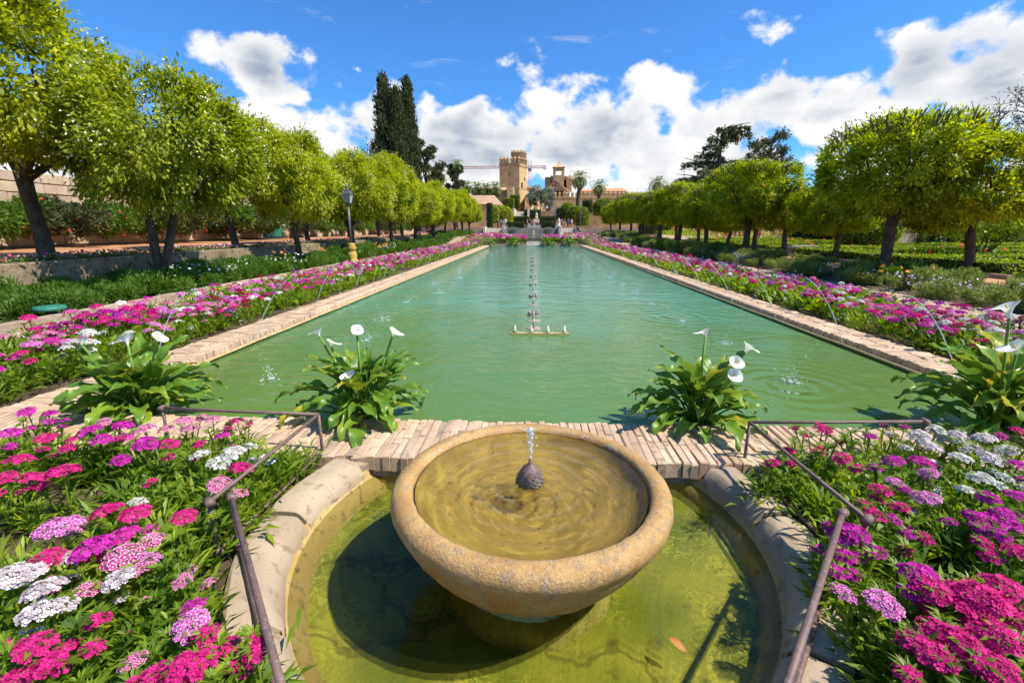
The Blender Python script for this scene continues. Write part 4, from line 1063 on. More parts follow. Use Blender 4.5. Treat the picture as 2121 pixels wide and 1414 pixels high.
def tree_meshes(seed, a, b, cz, hfork, r0, nleaf, mat, style, twin=False):
    r_ = np.random.default_rng(seed)
    if style == 'L':
        pos, d, nn, cc, out = lobed_points(nleaf, a, b, cz, 26, .34, r_, 1.10, .15, 300, .35)
        Ls, Ws = r_.uniform(.105, .175, nleaf), r_.uniform(.045, .07, nleaf)
    else:
        pos, d, nn, cc, out = lobed_points(nleaf, a, b, cz, 22, .38, r_, .74, .14, 300, .25, .80)
        Ls, Ws = r_.uniform(.10, .17, nleaf), r_.uniform(.045, .07, nleaf)
    crown = leaves_mesh('crown', pos, d, nn, Ls, Ws, mat)
    tr = MB(); forks = 2 if style == 'L' else 1
    top = np.array([r_.normal(0, .1), r_.normal(0, .1), hfork])
    if twin:
        tr.tube([(0, 0, -.15), (0, 0, .05), (.02, 0, .4), (.02, .0, .62)], [r0 * 1.6, r0 * 1.2, r0 * 1.1, r0 * 1.05], 12, jit=.07)
        for (ex, ey, rr_) in ((-.42, -.1, .72), (.48, -.12, .66), (.30, .2, .5)):
            limb(tr, (.02 + ex * .12, ey * .1, .5), (ex, ey, hfork + .55), r0 * rr_, r0 * rr_ * .7, .07, r_, 8)
    else: tr.tube([(0, 0, -.15), (0.0, 0, .05), tuple(top * .35 + np.array([.03, 0, 0])), tuple(top * .7), tuple(top)], [r0 * 1.45, r0 * 1.12, r0 * .95, r0 * .9, r0 * .95], 12, jit=.07)
    nb = 5
    if twin: top = top + np.array([0, 0, .45])
    for i in range(nb):
        q = i * 6.283 / nb + r_.uniform(-.4, .4); e = top + np.array([math.cos(q) * a * .5, math.sin(q) * a * .5, (cz - hfork) * .75])
        e1 = limb(tr, top - np.array([0, 0, .12]), e, r0 * .62, r0 * .3, .14, r_)
        for j in range(3):
            q2 = q + r_.uniform(-1, 1); limb(tr, e, e + np.array([math.cos(q2) * a * .35, math.sin(q2) * a * .35, r_.uniform(.2, .9)]), r0 * .28, r0 * .08, .1, r_, 5)
    trunk = tr.mesh('trunk', M['bark'], True)
    extra = None
    if style == 'L':
        n = 5200; ci = r_.integers(0, len(cc), n); keep = r_.random(len(cc))[ci] < .42
        p = cc[ci] + out[ci] * .22 + np.repeat(r_.normal(0, .13, (n // 5, 3)), 5, 0) + r_.normal(0, .035, (n, 3)); p = p[keep]
        v, f = leaf_arrays(p, unit(r_.normal(size=p.shape)), unit(r_.normal(size=p.shape) + out[ci][keep]), .055, .04, .5)
        extra = mesh_np('blossoms', v, f, 4, M['blossom'])
    else:
        tw = MB(); n = 190
        for i in range(n):
            q = r_.uniform(0, 6.283); rr = a * .98 * math.sqrt(r_.random()); x, y = rr * math.cos(q), rr * math.sin(q)
            zt = cz + b * (.60 + .22 * math.sqrt(max(0, 1 - (rr / a) ** 2)))
            p = np.array([x, y, zt - .25]); e = p + np.array([x * .14 + r_.normal(0, .12), y * .14 + r_.normal(0, .12), r_.uniform(.22, .48)])
            m = (p + e) / 2 + r_.normal(0, .05, 3); tw.tube([p, m, e], [.022, .017, .009], 4, cap=False)
            if r_.random() < .6: tw.tube([m, m + r_.normal(0, .12, 3) + np.array([0, 0, .14])], [.013, .006], 4, cap=False)
        extra = tw.mesh('pruned_twigs', M['twig'])
    fr = []
    for i in range(14):
        k = r_.integers(0, len(cc)); fr.append(tuple(cc[k] + out[k] * .12))
    return crown, trunk, extra, fr
ORM = MB().ball((0, 0, 0), .085, 10).mesh('orange', M['orange'], True)
NL = 34000
LT = [tree_meshes(11, 2.05, 1.75, 3.55, 1.75, .15, NL, M['leafL'], 'L'), tree_meshes(12, 2.2, 1.7, 3.5, 1.7, .14, NL, M['leafL'], 'L'), tree_meshes(13, 2.2, 1.75, 3.6, 1.85, .17, 42000, M['leafD'], 'L', True)]
RT = [tree_meshes(21, 2.0, 1.5, 3.2, 1.95, .17, NL, M['leafR'], 'R'), tree_meshes(22, 1.95, 1.45, 3.15, 1.9, .16, NL, M['leafR'], 'R'), tree_meshes(23, 1.9, 1.5, 3.1, 1.8, .15, NL, M['leafR'], 'R')]
LT.append(tree_meshes(14, 1.95, 1.9, 3.65, 1.7, .14, NL, M['leafL'], 'L'))

def orange_tree(P, loc, rot, sc, lab, grp, style, lean=(0, 0), fruit=3, blossom=True):
    t = thing('orange_tree', lab, 'tree', loc, (lean[0], lean[1], rot), (sc * random.uniform(.92, 1.06), sc * random.uniform(.92, 1.06), sc * random.uniform(.93, 1.07)), grp)
    crown, trunk, extra, fr = P
    link('trunk', trunk, t); c = link('crown', crown, t); c['kind'] = 'stuff'
    if extra and (style == 'R' or blossom):
        e = link('blossoms' if style == 'L' else 'pruned_twigs', extra, t); e['kind'] = 'stuff'
    for q in fr[:fruit]: link('orange', ORM, t, q)
    return t
ll = [(11.5, LT[2], .97, .3, (0, .16)), (18.7, LT[0], .93, 1.1, (0, 0)), (25.2, LT[1], 1.0, 2.3, (0, .03)), (31.5, LT[3], 1.03, 3.1, (0, 0)), (38, LT[1], 1.05, 4.4, (0, 0)), (44.5, LT[3], 1.06, .5, (0, 0)), (51, LT[1], 1.0, 5.2, (0, 0)), (57.5, LT[0], 1.0, 2.2, (0, 0)), (64, LT[3], 1.0, 1.2, (0, 0)), (70.5, LT[0], .95, .2, (0, 0))]
for i, (y, P, s, rot, lean) in enumerate(ll):
    lab = 'blossoming orange tree with forked trunk rising from the leafy shrub bed' if i == 0 else ordinal(i) + ' orange tree in the row in the shrub bed, counted from the near end'
    orange_tree(P, (-9.75 + (.15 * (i % 2)), y, .16 + float(rise(np.array(y)))), rot, s, lab, 'orange trees in the shrub bed', 'L', lean, 4 if i < 3 else 2, i in (0, 1, 2, 3))
ul = [(5.2, LT[2], 1.05, 2.), (10.9, LT[0], 1.16, 1.), (18.3, LT[1], .95, 2.), (24.4, LT[3], .9, 4.), (30.0, LT[1], .92, .4), (36, LT[0], .9, 1.9), (42.5, LT[1], .9, 3.3), (49, LT[0], .9, 5.0), (55, LT[1], .9, .9)]
for i, (y, P, s, rot) in enumerate(ul):
    orange_tree(P, (-12.0, y, 1.0), rot, s, 'tall orange tree at the frame edge beside the sand path' if i == 1 else ordinal(i) + ' orange tree in the row beside the raised sand path, from the near end', 'orange trees beside the raised sand path', 'L', (0, 0), 2, i < 3)
for i, (y, s, rot, lean) in enumerate([(15.7, .98, .4, (0, -.02)), (25.7, 1.02, 2.2, (0, .02)), (31.6, .98, 1.1, (0, 0)), (37.4, .98, 3.3, (0, 0)), (43.0, 1.0, 4.2, (0, 0)), (49.5, .98, 5.5, (0, 0)), (56, .96, .9, (0, 0)), (63, .94, 2.0, (0, 0)), (70, .9, 1.0, (0, 0))]):
    orange_tree(RT[i % 3], (11.55, y, .33 + float(rise(np.array(y)))), rot, s, 'large flat-topped pruned orange tree with bare twigs, nearest the pool' if i == 0 else ordinal(i) + ' pruned orange tree in the row nearest the pink flower strip', 'pruned orange trees by the flower strip', 'R', lean, 6)
for i, (y, s, rot, lean) in enumerate([(15.0, .90, 2.9, (0, .2)), (20.9, .80, 1.9, (0, .06)), (25.2, .80, .1, (0, 0)), (28.5, .80, 4.4, (0, 0)), (32.5, .80, 3.0, (0, 0)), (38, .82, 5.1, (0, 0)), (44, .9, .6, (0, 0)), (50, .9, 2.6, (0, 0)), (57, .9, 1.6, (0, 0)), (64, .9, 3.6, (0, 0))]):
    orange_tree(RT[(i + 1) % 3], (13.75 if i == 0 else 13.25, y, .34 + float(rise(np.array(y)))), rot, s, 'leaning pruned orange tree beside the box hedge corner' if i == 0 else ordinal(i) + ' pruned orange tree in the row along the box hedges', 'pruned orange trees along the box hedges', 'R', lean, 5)

# ================================================================== SHRUBS
def bush_mesh(name, seed, rx, ry, h, n, L, W, mat, up=.5, lobes=9):
    r_ = np.random.default_rng(seed)
    c = np.stack([r_.normal(0, rx * .45, lobes), r_.normal(0, ry * .45, lobes), r_.uniform(.35, .75, lobes) * h], 1); rad = r_.uniform(.3, .5, lobes) * min(rx, ry)
    li = r_.integers(0, lobes, n); u = unit(r_.normal(size=(n, 3)) + np.array([0, 0, .35]))
    p = c[li] + u * (rad[li] * r_.uniform(.5, 1.05, n))[:, None]; p[:, 2] = np.clip(p[:, 2], .02, None)
    d = unit(u + np.array([0, 0, up]) + unit(r_.normal(size=(n, 3))) * .7); nn = unit(u + unit(r_.normal(size=(n, 3))) * .8 + np.array([0, 0, .5]))
    return leaves_mesh(name, p, d, nn, L * r_.uniform(.7, 1.25, n), W * r_.uniform(.7, 1.2, n), mat)
SH = [bush_mesh('foliage', 31 + i, .75, .75, .55, 3600, .11, .042, M['shrub'], .8) for i in range(3)]
OL = [bush_mesh('foliage', 41 + i, .7, .7, .55, 3000, .10, .034, M['olivey'], .6) for i in range(2)]
GR = [bush_mesh('foliage', 51 + i, .8, .8, .5, 3000, .13, .022, M['grey'], .9) for i in range(2)]
def shrub(me, loc, s, lab, grp, rot=None):
    t = thing('shrub', lab, 'shrub', loc, rot if rot is not None else random.uniform(0, 6.28), s, grp); o = link('foliage', me, t); o['kind'] = 'stuff'; return t
y = 3.2; nsh = 0
while y < 70:
    for xi, x in enumerate((-9.15, -10.0, -10.6)):
        yy = y + random.uniform(-.3, .3); sc_ = random.uniform(.62, .9) * (1 if y < 24 else 1.3)
        shrub(SH[random.randrange(3)], (x + random.uniform(-.15, .15), yy, .14 + float(rise(np.array(yy)))), sc_, ordinal(nsh) + ' leafy green shrub ' + ('along the low kerb' if xi == 0 else 'in the middle of the left bed' if xi == 1 else 'against the retaining wall') + ', from the near end', 'leafy shrubs in the kerbed bed')
    y += .95 if y < 24 else 2.2
    nsh += 1
y = 7.0; nsh = 0
while y < 70:
    for xi, x in enumerate((9.95, 10.7, 11.5)):
        if xi == 2 and y < 21: continue
        yy = y + random.uniform(-.4, .4)
        k = random.random()
        shrub((OL if k < .82 else SH)[random.randrange(2)] if k < .9 else GR[0], (x + random.uniform(-.2, .2), yy, .1 + (x > 10.3) * .18 + float(rise(np.array(yy)))), random.uniform(.5, .75) * (1 if y < 26 else 1.35), ordinal(nsh) + ' rambling shrub ' + ('along the pebble strip' if xi == 0 else 'in the middle of the right bed' if xi == 1 else 'below the pruned orange trees') + ', from the near end', 'rambling shrubs below the pruned orange trees')
    y += 1.15 if y < 26 else 2.4
    nsh += 1
# small flowers scattered over the beds
def dots(name, pts, cols, r, lab):
    n = len(pts); hv, hf, hc = [], [], []
    a = unit(rng.normal(size=(n, 3)) * .5 + np.array([0, -.5, 1.])); s = unit(np.cross(a, rvec(n))); t = np.cross(a, s)
    rr = (r * rng.uniform(.7, 1.2, n))[:, None]
    v = np.stack([pts + s * rr, pts + t * rr, pts - s * rr, pts - t * rr], 1).reshape(-1, 3)
    c = np.repeat(np.array(cols)[rng.integers(0, len(cols), n)] * rng.uniform(.8, 1.1, (n, 1)), 4, 0)
    return stuff(name, mesh_np(name, v, np.arange(len(v)).reshape(-1, 4), 4, M['petals'], False, None, np.clip(c, 0, .9)), lab, 'flowers')
def rows(n, x0, x1, y0, y1, z0, z1, pw=1.3, patch=0):
    y = y0 + (y1 - y0) * rng.random(n) ** pw; x = rng.uniform(x0, x1, n)
    if patch:
        ok = np.sin(y * 1.1 + patch) + np.sin(x * 2 + y * .5) > .35; x, y = x[ok], y[ok]; 
    return np.stack([x, y, rng.uniform(z0, z1, len(x)) + rise(y)], 1)
dots('white_flowers', rows(900, -9.6, -8.75, 9, 70, .55, .85, 1.3, 1), [(.8, .82, .84)], .035, 'little white flowers along the front of the leafy shrub bed')
dots('marigolds', rows(420, -10.3, -9.0, 17.5, 60, .65, .95, 1.5, 3), [(.80, .30, .015), (.85, .42, .03)], .06, 'orange marigolds round the ochre lamp base')
dots('path_flowers', rows(2600, -12.1, -11.2, 4, 70, 1.04, 1.2, 1.2), [(.75, .12, .3), (.8, .7, .72), (.6, .03, .16), (.8, .45, .55)], .04, 'low pink and white flowers along the edge of the raised sand path')
dots('white_flowers', rows(1500, 9.6, 10.6, 7, 60, .35, .62, 1.5, 2), [(.80, .78, .80), (.72, .62, .74)], .03, 'pale little flowers along the front of the rambling shrubs')
dots('marigolds', rows(130, 9.8, 11.2, 8.5, 40, .5, .75, 1.5, 5), [(.80, .28, .015), (.85, .40, .03)], .06, 'orange marigolds among the rambling shrubs')
dots('violet_flowers', rows(420, 9.6, 10.6, 7, 30, .35, .6, 1.5, 7), [(.45, .2, .62)], .028, 'small violet flowers among the rambling shrubs')
xs = rng.uniform(-12.1, -11.2, 900); ys = 3 + 66 * rng.random(900) ** 1.2
tufts('low_border_leaves', xs, ys, np.full(900, 1.0), 10, 'low leaves along the edge of the raised sand path', L=(.08, .16), W=(.03, .05), hgt=.1, mat='shrub')
# yellow fallen blossoms and pebbles on the pebble strips
for nm, x0, x1, lab in (('pebbles', -8.45, -7.6, 'pebbles between the pink strip and the grey kerb'), ('pebbles', 8.0, 9.6, 'pebbles between the pink strip and the rambling shrubs')):
    n = 5200; y = 3.5 + 26 * rng.random(n) ** 1.8; x = rng.uniform(x0, x1, n); s = rng.uniform(.015, .045, n)
    base = np.array([(1, 0, 0), (0, 1, 0), (-1, 0, 0), (0, -1, 0), (0, 0, .8)]); tri = np.array([(0, 1, 4), (1, 2, 4), (2, 3, 4), (3, 0, 4)])
    v = (base[None] * s[:, None, None] * rng.uniform(.6, 1.4, (n, 1, 3))) + np.stack([x, y, np.full(n, .08)], 1)[:, None]
    f = (tri[None] + np.arange(n)[:, None, None] * 5).reshape(-1, 3)
    stuff(nm, mesh_np(nm, v.reshape(-1, 3), f, 3, rough_mat('pebble', [(.42, .31, .21), (.55, .43, .31)], 8., .9, 30., .3, .01, island=.7)), lab, 'pebbles')

# climbers and shrubs in front of the left garden wall
CLB = [bush_mesh('foliage', 61 + i, 1.3, 1.0, 1.7, 5200, .16, .075, M['shrub'] if i else M['bgtree'], .3, 14) for i in range(3)]
for i, y in enumerate(np.concatenate([np.arange(3, 33, 1.75), np.arange(39, 72, 3.2)])):
    t = thing('climbing_shrub', ordinal(i) + (' red-flowered climber along the old garden wall, from the near end' if y < 33 else ' climber along the walls, on the white house beyond the green gate'), 'shrub', (-19.4 + random.uniform(-.3, .2), y + random.uniform(-.4, .4), 1.1), random.uniform(0, 6.28), random.uniform(1.0, 1.4), 'climbers on the garden wall' if y < 33 else 'climbers on the white house')
    o = link('foliage', CLB[i % 3], t); o['kind'] = 'stuff'
dots('red_flowers', np.stack([rng.uniform(-18.8, -18.2, 160), rng.uniform(3, 33, 160), rng.uniform(1.4, 2.9, 160)], 1), [(.6, .03, .02)], .06, 'scattered red blooms on the climbers of the old garden wall')

# ================================================================== PARTERRE
def hedge_box(lab, x0, x1, y0, y1, h, grp, z=.34, mat='box', L=.075, dens=1.5, nmax=16000):
    t = thing('box_hedge', lab, 'hedge', group=grp); mb = MB()
    nx, ny = max(1, int((x1 - x0) / .5)), max(1, int((y1 - y0) / .5))
    mb.box(x0, x1, y0, y1, z - .05, z + h); clipped('box_hedge', mb, M[mat], L, dens, .03, t, nmax=nmax); return t
PG = 'clipped box hedges of the parterre'
hz = .42
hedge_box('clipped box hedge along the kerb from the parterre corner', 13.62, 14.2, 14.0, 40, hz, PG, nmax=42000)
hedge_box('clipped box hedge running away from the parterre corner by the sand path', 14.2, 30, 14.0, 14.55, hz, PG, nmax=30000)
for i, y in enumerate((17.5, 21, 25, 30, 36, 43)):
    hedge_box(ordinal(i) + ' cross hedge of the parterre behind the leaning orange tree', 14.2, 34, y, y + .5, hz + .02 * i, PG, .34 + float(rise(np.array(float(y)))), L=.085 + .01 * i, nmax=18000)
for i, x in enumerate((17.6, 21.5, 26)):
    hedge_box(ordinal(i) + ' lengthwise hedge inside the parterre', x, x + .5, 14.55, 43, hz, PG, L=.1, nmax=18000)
xs = rng.uniform(14.4, 33, 1400); ys = rng.uniform(14.8, 44, 1400)
tufts('rose_leaves', xs, ys, .36 + rise(ys), 16, 'loose green rose leaves between the box hedges', L=(.10, .2), W=(.05, .09), hgt=.4, spread=.25, mat='box')
n = 130; dots('red_roses', np.stack([rng.uniform(14.4, 30, n), rng.uniform(15, 40, n), rng.uniform(.75, 1.05, n)], 1), [(.65, .02, .01), (.7, .05, .02)], .085, 'red roses dotted between the box hedges')
# spires of snapdragons
n = 620; hv = []
bx = rng.uniform(17, 33, n); by = rng.uniform(44, 62, n); hh = rng.uniform(.5, 1.15, n); k = 26
pts = np.stack([np.repeat(bx, k), np.repeat(by, k), np.repeat(.9 + rise(by), k) + np.repeat(hh, k) * np.tile(np.linspace(.1, 1, k), n)], 1)
pts[:, :2] += rng.normal(0, .05, (n * k, 2)) * (1.1 - np.tile(np.linspace(.1, 1, k), n))[:, None]
cc = np.repeat(np.array([(.78, .66, .05), (.66, .08, .22), (.76, .68, .12), (.8, .76, .5)])[rng.integers(0, 4, n)], k, 0)
aa = rvec(n * k); s = unit(np.cross(aa, rvec(n * k))); t_ = np.cross(aa, s)
v = np.stack([pts + s * .085, pts + t_ * .085, pts - s * .085, pts - t_ * .085], 1).reshape(-1, 3)
stuff('snapdragons', mesh_np('snapdragons', v, np.arange(len(v)).reshape(-1, 4), 4, M['petals'], False, None, np.repeat(cc, 4, 0)), 'yellow and pink snapdragon spires behind the pruned orange trunks', 'flowers')
xs = rng.uniform(16, 34, 700); ys = rng.uniform(43.5, 62, 700)
tufts('snapdragon_leaves', xs, ys, .34 + rise(ys), 14, 'green leaves below the snapdragon spires', L=(.2, .4), W=(.06, .1), hgt=.5, spread=.3, mat='box')
# topiary
def topiary(lab, prof, loc, mat, L=.12, nmax=20000, n=20):
    t = thing('topiary', lab, 'topiary', loc); mb = MB().lathe(prof, n, closed=True); clipped('topiary', mb, M[mat], L, 1.7, .03, t, nmax=nmax); return t
def ballprof(r, z): return [(r * math.sin(math.pi * i / 10) + .02, z - r * math.cos(math.pi * i / 10)) for i in range(11)]
p = atY(1797, 470, 30); topiary('large clipped green ball topiary seen between the pruned trunks', ballprof(1.75, 1.6), (p[0], 30, .34), 'box')
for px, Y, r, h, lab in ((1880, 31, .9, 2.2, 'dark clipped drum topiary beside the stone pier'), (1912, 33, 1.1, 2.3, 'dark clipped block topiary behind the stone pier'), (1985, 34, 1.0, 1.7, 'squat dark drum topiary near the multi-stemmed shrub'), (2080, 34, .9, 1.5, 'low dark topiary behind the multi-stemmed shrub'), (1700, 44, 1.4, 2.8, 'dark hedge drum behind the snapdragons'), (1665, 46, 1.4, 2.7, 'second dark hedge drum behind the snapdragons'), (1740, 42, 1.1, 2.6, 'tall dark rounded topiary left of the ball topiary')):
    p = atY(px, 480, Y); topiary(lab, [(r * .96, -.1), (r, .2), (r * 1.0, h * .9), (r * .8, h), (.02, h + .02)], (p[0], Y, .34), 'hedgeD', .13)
p = atY(1845, 480, 30.5); t = thing('stone_pier', 'square stone gate pier between the dark topiaries', 'pier', (p[0] + .6, 30.6, .3))
MB().box(-.75, .75, -.5, .5, 0, 2.35).build('shaft', M['ashlar'], t); MB().box(-.85, .85, -.6, .6, 2.35, 2.55).build('cap', M['ashlar'], t)
# multi-stemmed shrub
p = atY(2030, 510, 20); t = thing('multi_stemmed_shrub', 'spreading bright green shrub on many dark stems in the parterre', 'shrub', (p[0], 20, .34)); mb = MB(); r_ = np.random.default_rng(5)
for i in range(9):
    q = i * .7; limb(mb, (r_.normal(0, .12), r_.normal(0, .12), -.1), (math.cos(q) * .8, math.sin(q) * .8, 1.2), .045, .02, .06, r_)
mb.build('stems', M['bark'], t, True); n = 7500
pp, dd, nn_, _, _ = lobed_points(n, 1.9, .55, 1.7, 14, .4, r_, 1., .16, 120, .2); o = link('crown', leaves_mesh('crown', pp, dd, nn_, r_.uniform(.11, .19, n), r_.uniform(.06, .1, n), M['box']), t); o['kind'] = 'stuff'
# dark backing hedge and shaded wall behind the parterre
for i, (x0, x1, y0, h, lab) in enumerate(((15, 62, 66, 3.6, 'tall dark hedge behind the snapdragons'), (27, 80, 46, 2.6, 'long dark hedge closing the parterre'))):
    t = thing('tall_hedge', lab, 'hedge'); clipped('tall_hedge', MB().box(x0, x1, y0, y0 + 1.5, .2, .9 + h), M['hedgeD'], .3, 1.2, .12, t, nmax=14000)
# stone benches, green bin, garden lights
for px, py, Y, lab in ((1655, 520, 25.0, 'stone bench beside the sand path, nearest along the right path'), (1420, 497, 38.0, 'smaller distant stone bench by the sand path')):
    p = atY(px, py, Y); t = thing('stone_bench', lab, 'bench', (p[0], Y, .38))
    o = MB().add(*brick_mesh(1.5, .55, .12, .02, .006)).build('seat', M['stone'], t, loc=(0, 0, .40))
    for q in (-.5, .5): MB().add(*brick_mesh(.3, .45, .41, .02, .006)).build('support', M['stone'], t, loc=(q, 0, 0))
for px, py, z, lab in ((140, 640, .34, 'round green garden light at the near end of the low kerb'), (590, 558, .34, 'round green garden light farther along the low kerb')):
    p = atZ(px, py, z); t = thing('garden_light', lab, 'garden light', (-8.72, p[1], .16))
    MB().lathe([(.07, 0), (.07, .15), (.16, .17)], 16).build('post', M['iron'], t, True)
    MB().lathe([(.001, .16), (.225, .165), (.235, .18), (.23, .215), (.20, .235), (.001, .24)], 24).build('cap', M['greenpaint'], t, True)

# ================================================================== LAMP POST
b = atZ(733, 542, .2); t = thing('lamp_post', 'leaning grey lantern post on a turned ochre base beside the low kerb', 'lamp', (-8.72, 22.0, .2))
MB().lathe([(.26, 0), (.26, .08), (.20, .12), (.24, .30), (.20, .46), (.15, .50), (.20, .55), (.24, .66), (.17, .80), (.19, .86), (.10, .88)], 20, closed=True).build('pedestal', M['ochre'], t, True)
pl = MB().tube([(0, 0, .85), (0, 0, 2.6)], [.055, .045], 10); 
for q in range(4): pl.tube([(.05 * math.cos(q * 1.57), .05 * math.sin(q * 1.57), .9), (.04 * math.cos(q * 1.57), .04 * math.sin(q * 1.57), 2.55)], .018, 5)
pl.lathe([(.05, 2.58), (.10, 2.62), (.06, 2.68), (.12, 2.72)], 12); pl.build('pole', M['iron'], t, True)
fr = MB()
A4 = [(-1, -1), (1, -1), (1, 1), (-1, 1)]
for i in range(4):
    a, c = A4[i], A4[(i + 1) % 4]
    fr.bar((a[0] * .13, a[1] * .13, 2.72), (a[0] * .20, a[1] * .20, 3.10), .02); fr.bar((a[0] * .20, a[1] * .20, 3.10), (c[0] * .20, c[1] * .20, 3.10), .025); fr.bar((a[0] * .13, a[1] * .13, 2.72), (c[0] * .13, c[1] * .13, 2.72), .025)
lan = fr.build('lantern', M['iron'], t)
for i in range(4):
    a, c = A4[i], A4[(i + 1) % 4]
    MB().add([(a[0] * .128, a[1] * .128, 2.73), (c[0] * .128, c[1] * .128, 2.73), (c[0] * .196, c[1] * .196, 3.09), (a[0] * .196, a[1] * .196, 3.09)], [(0, 1, 2, 3)]).build('pane', M['fglass'], lan)
rf = MB(); rf.add([(-.22, -.22, 3.11), (.22, -.22, 3.11), (.22, .22, 3.11), (-.22, .22, 3.11), (-.12, -.12, 3.30), (.12, -.12, 3.30), (.12, .12, 3.30), (-.12, .12, 3.30)], [(0, 1, 5, 4), (1, 2, 6, 5), (2, 3, 7, 6), (3, 0, 4, 7), (4, 5, 6, 7), (3, 2, 1, 0)])
rf.lathe([(.08, 3.30), (.085, 3.36), (.04, 3.40), (.055, 3.46), (.03, 3.52), (.001, 3.60)], 12); rf.build('lantern_roof', M['iron'], t)

# ================================================================== POOL FITTINGS
def pod(y, x=.03, s=1.0, nozz=True, lab=''):
    t = thing('fountain_nozzle', lab, 'nozzle', (x, y, 0), None, s, 'nozzles along the middle of the pool')
    MB().lathe([(.001, .022), (.20, .022), (.22, .012), (.22, -.05)], 24).build('disc', M['stone'], t, True)
    if nozz:
        for k in range(8):
            a = k * .785; c = (.155 * math.cos(a), .155 * math.sin(a))
            MB().lathe([(.045, .02), (.045, .09), (.030, .115), (.018, .135), (.018, .17)], 8, (*c, 0), closed=True).build('spout', M['nozzle'], t, True)
    else: MB().lathe([(.035, .02), (.035, .09), (.024, .11), (.022, .30)], 10, closed=True).build('spout', M['nozzle'], t, True)
for i, (y, nz) in enumerate(((8.05, False), (8.75, False), (9.35, True), (10.7, False), (11.9, True), (13.1, False), (14.4, True), (15.6, False), (17.0, True), (18.4, False), (19.9, True), (22.2, True), (25, True), (28, True))):
    pod(y, .03, .60, nz, (ordinal(i) if i < 12 else 'a far') + (' cluster of spouts' if nz else ' single upright spout') + ' along the middle of the pool, from the nozzle bar')
t = thing('nozzle_bar', 'pale bar with four upright spouts lying across the pool', 'nozzle bar', (.13, 7.58, 0))
MB().box(-.50, .50, -.045, .045, -.01, .03).build('bar', M['pipe'], t)
for x in (-.42, -.14, .14, .42): MB().lathe([(.034, .03), (.034, .075), (.020, .085), (.018, .15)], 10, (x, 0, 0), closed=True).build('spout', M['statue'], t, True)
tag(MB().box(.36, .62, 7.9, 40, -.62, -.06).build('submerged_channel', M['pipe']), 'pale submerged channel wall running beside the pool spouts', 'channel')

# thin water arcs from both pool edges, with their splashes
def arc(x0, y0, x1, h, lab, fade):
    n = 44; dr = random.uniform(.0, .5); mb = MB(); pts = []
    for i in range(n):
        t = i / (n - 1); pts.append(np.array([x0 + (x1 - x0) * t, y0 + dr * t, .05 + 4 * h * t * (1 - t)]))
    r = .0065
    k = int(n * .42); mb.tube(pts[:k], [r * (1 - .35 * i / k) for i in range(k)], 5, jit=.3)
    for i in range(k, n):
        for q in range(3):
            p = pts[i] + np.random.default_rng(i * 7 + q).normal(0, .018, 3); mb.ball(tuple(p), random.uniform(.003, .008), 5)
    # splash
    for i in range(46):
        a = random.uniform(0, 6.28); q = abs(random.gauss(0, .10)); hh = abs(random.gauss(0, .05)) * (1 if i % 4 else 2)
        mb.ball((x1 + q * math.cos(a), y0 + dr + q * math.sin(a), .006 + hh), random.uniform(.003, .011), 5, .8)
    for i in range(9):
        a = random.uniform(0, 6.28); q = random.uniform(0, .12); mb.ball((x1 + q * math.cos(a) * 1.4, y0 + dr + q * math.sin(a), .0), random.uniform(.012, .028), 7, .3)
    wa = mb.build('water_arc', M['spray'], None, True); wa['kind'] = 'stuff'; tag(wa, lab, 'water jet', 'thin water arcs over the pool')
ya = 4.75
i = 0
while ya < 44:
    arc(PX0 + .06, ya, -2.9 + random.uniform(-.35, .35), 1.05, 'thin water arc falling into the pool from the sunlit wall', i)
    arc(PX1 - .06, ya + .2, 3.05 + random.uniform(-.35, .35), 1.05, 'thin water arc falling into the pool from the shaded wall', i)
    ya += 1.95 if ya < 20 else 2.6; i += 1

# ================================================================== FAR TREES
def palm(name_lab, loc, h, crownr, grp, rb=.35, nf=30, seed=0, skirt=False):
    r_ = np.random.default_rng(seed); t = thing('palm_tree', name_lab, 'palm tree', loc, None, None, grp)
    pts = [(0 + .15 * math.sin(i), 0, h * i / 9) for i in range(10)]; MB().tube(pts, [rb * 1.15] + [rb * (1 - .03 * i) for i in range(9)], 12, jit=.06).build('trunk', M['palmbark'], t, True)
    parts = []
    for i in range(nf):
        el = R(75 - 125 * (i / nf) ** .9); az_ = i * 2.399; L = crownr * r_.uniform(.9, 1.1); n = 15
        q = np.array([0, 0, h + .1]); spine = [q]; e = el
        for k in range(n):
            e -= .085 + .02 * (k / n); q = q + np.array([math.cos(e) * math.cos(az_), math.cos(e) * math.sin(az_), math.sin(e)]) * L / n; spine.append(q)
        sp = np.array(spine); tan = unit(np.gradient(sp, axis=0)); side = unit(np.cross(tan, np.array([0, 0, 1.]))); up = np.cross(side, tan)
        for sgn in (-1, 1):
            idx = np.arange(2, n + 1); ll_ = L * .30 * np.sin(np.pi * (idx / (n + 1)) ** .8) + L * .05
            parts.append(leaf_arrays(sp[idx], side[idx] * sgn + tan[idx] * .6 + up[idx] * .25 - np.array([0, 0, .25]), up[idx] + rvec(len(idx)) * .2, ll_, L * .055, .5))
        parts.append(leaf_arrays(sp[:-1], np.diff(sp, axis=0), up[:-1], np.linalg.norm(np.diff(sp, axis=0), axis=1), L * .03, .5))
    v, f = merge(parts); o = link('crown', mesh_np('crown', v, f, 4, M['palm']), t); o['kind'] = 'stuff'
    return t
PGp = 'palms before the castle wall'
def palm_px(px, py_top, py_base, Y, r, lab, grp, seed, rb=.35):
    top = atY(px, py_top, Y); zb = atY(px, py_base, Y)[2]; palm(lab, (top[0], Y, zb), top[2] - zb, r, grp, rb, seed=seed)
palm_px(1200, 367, 470, 118, 3.2, 'tall date palm in front of the castle wall, the larger of the pair', PGp, 1, .55)
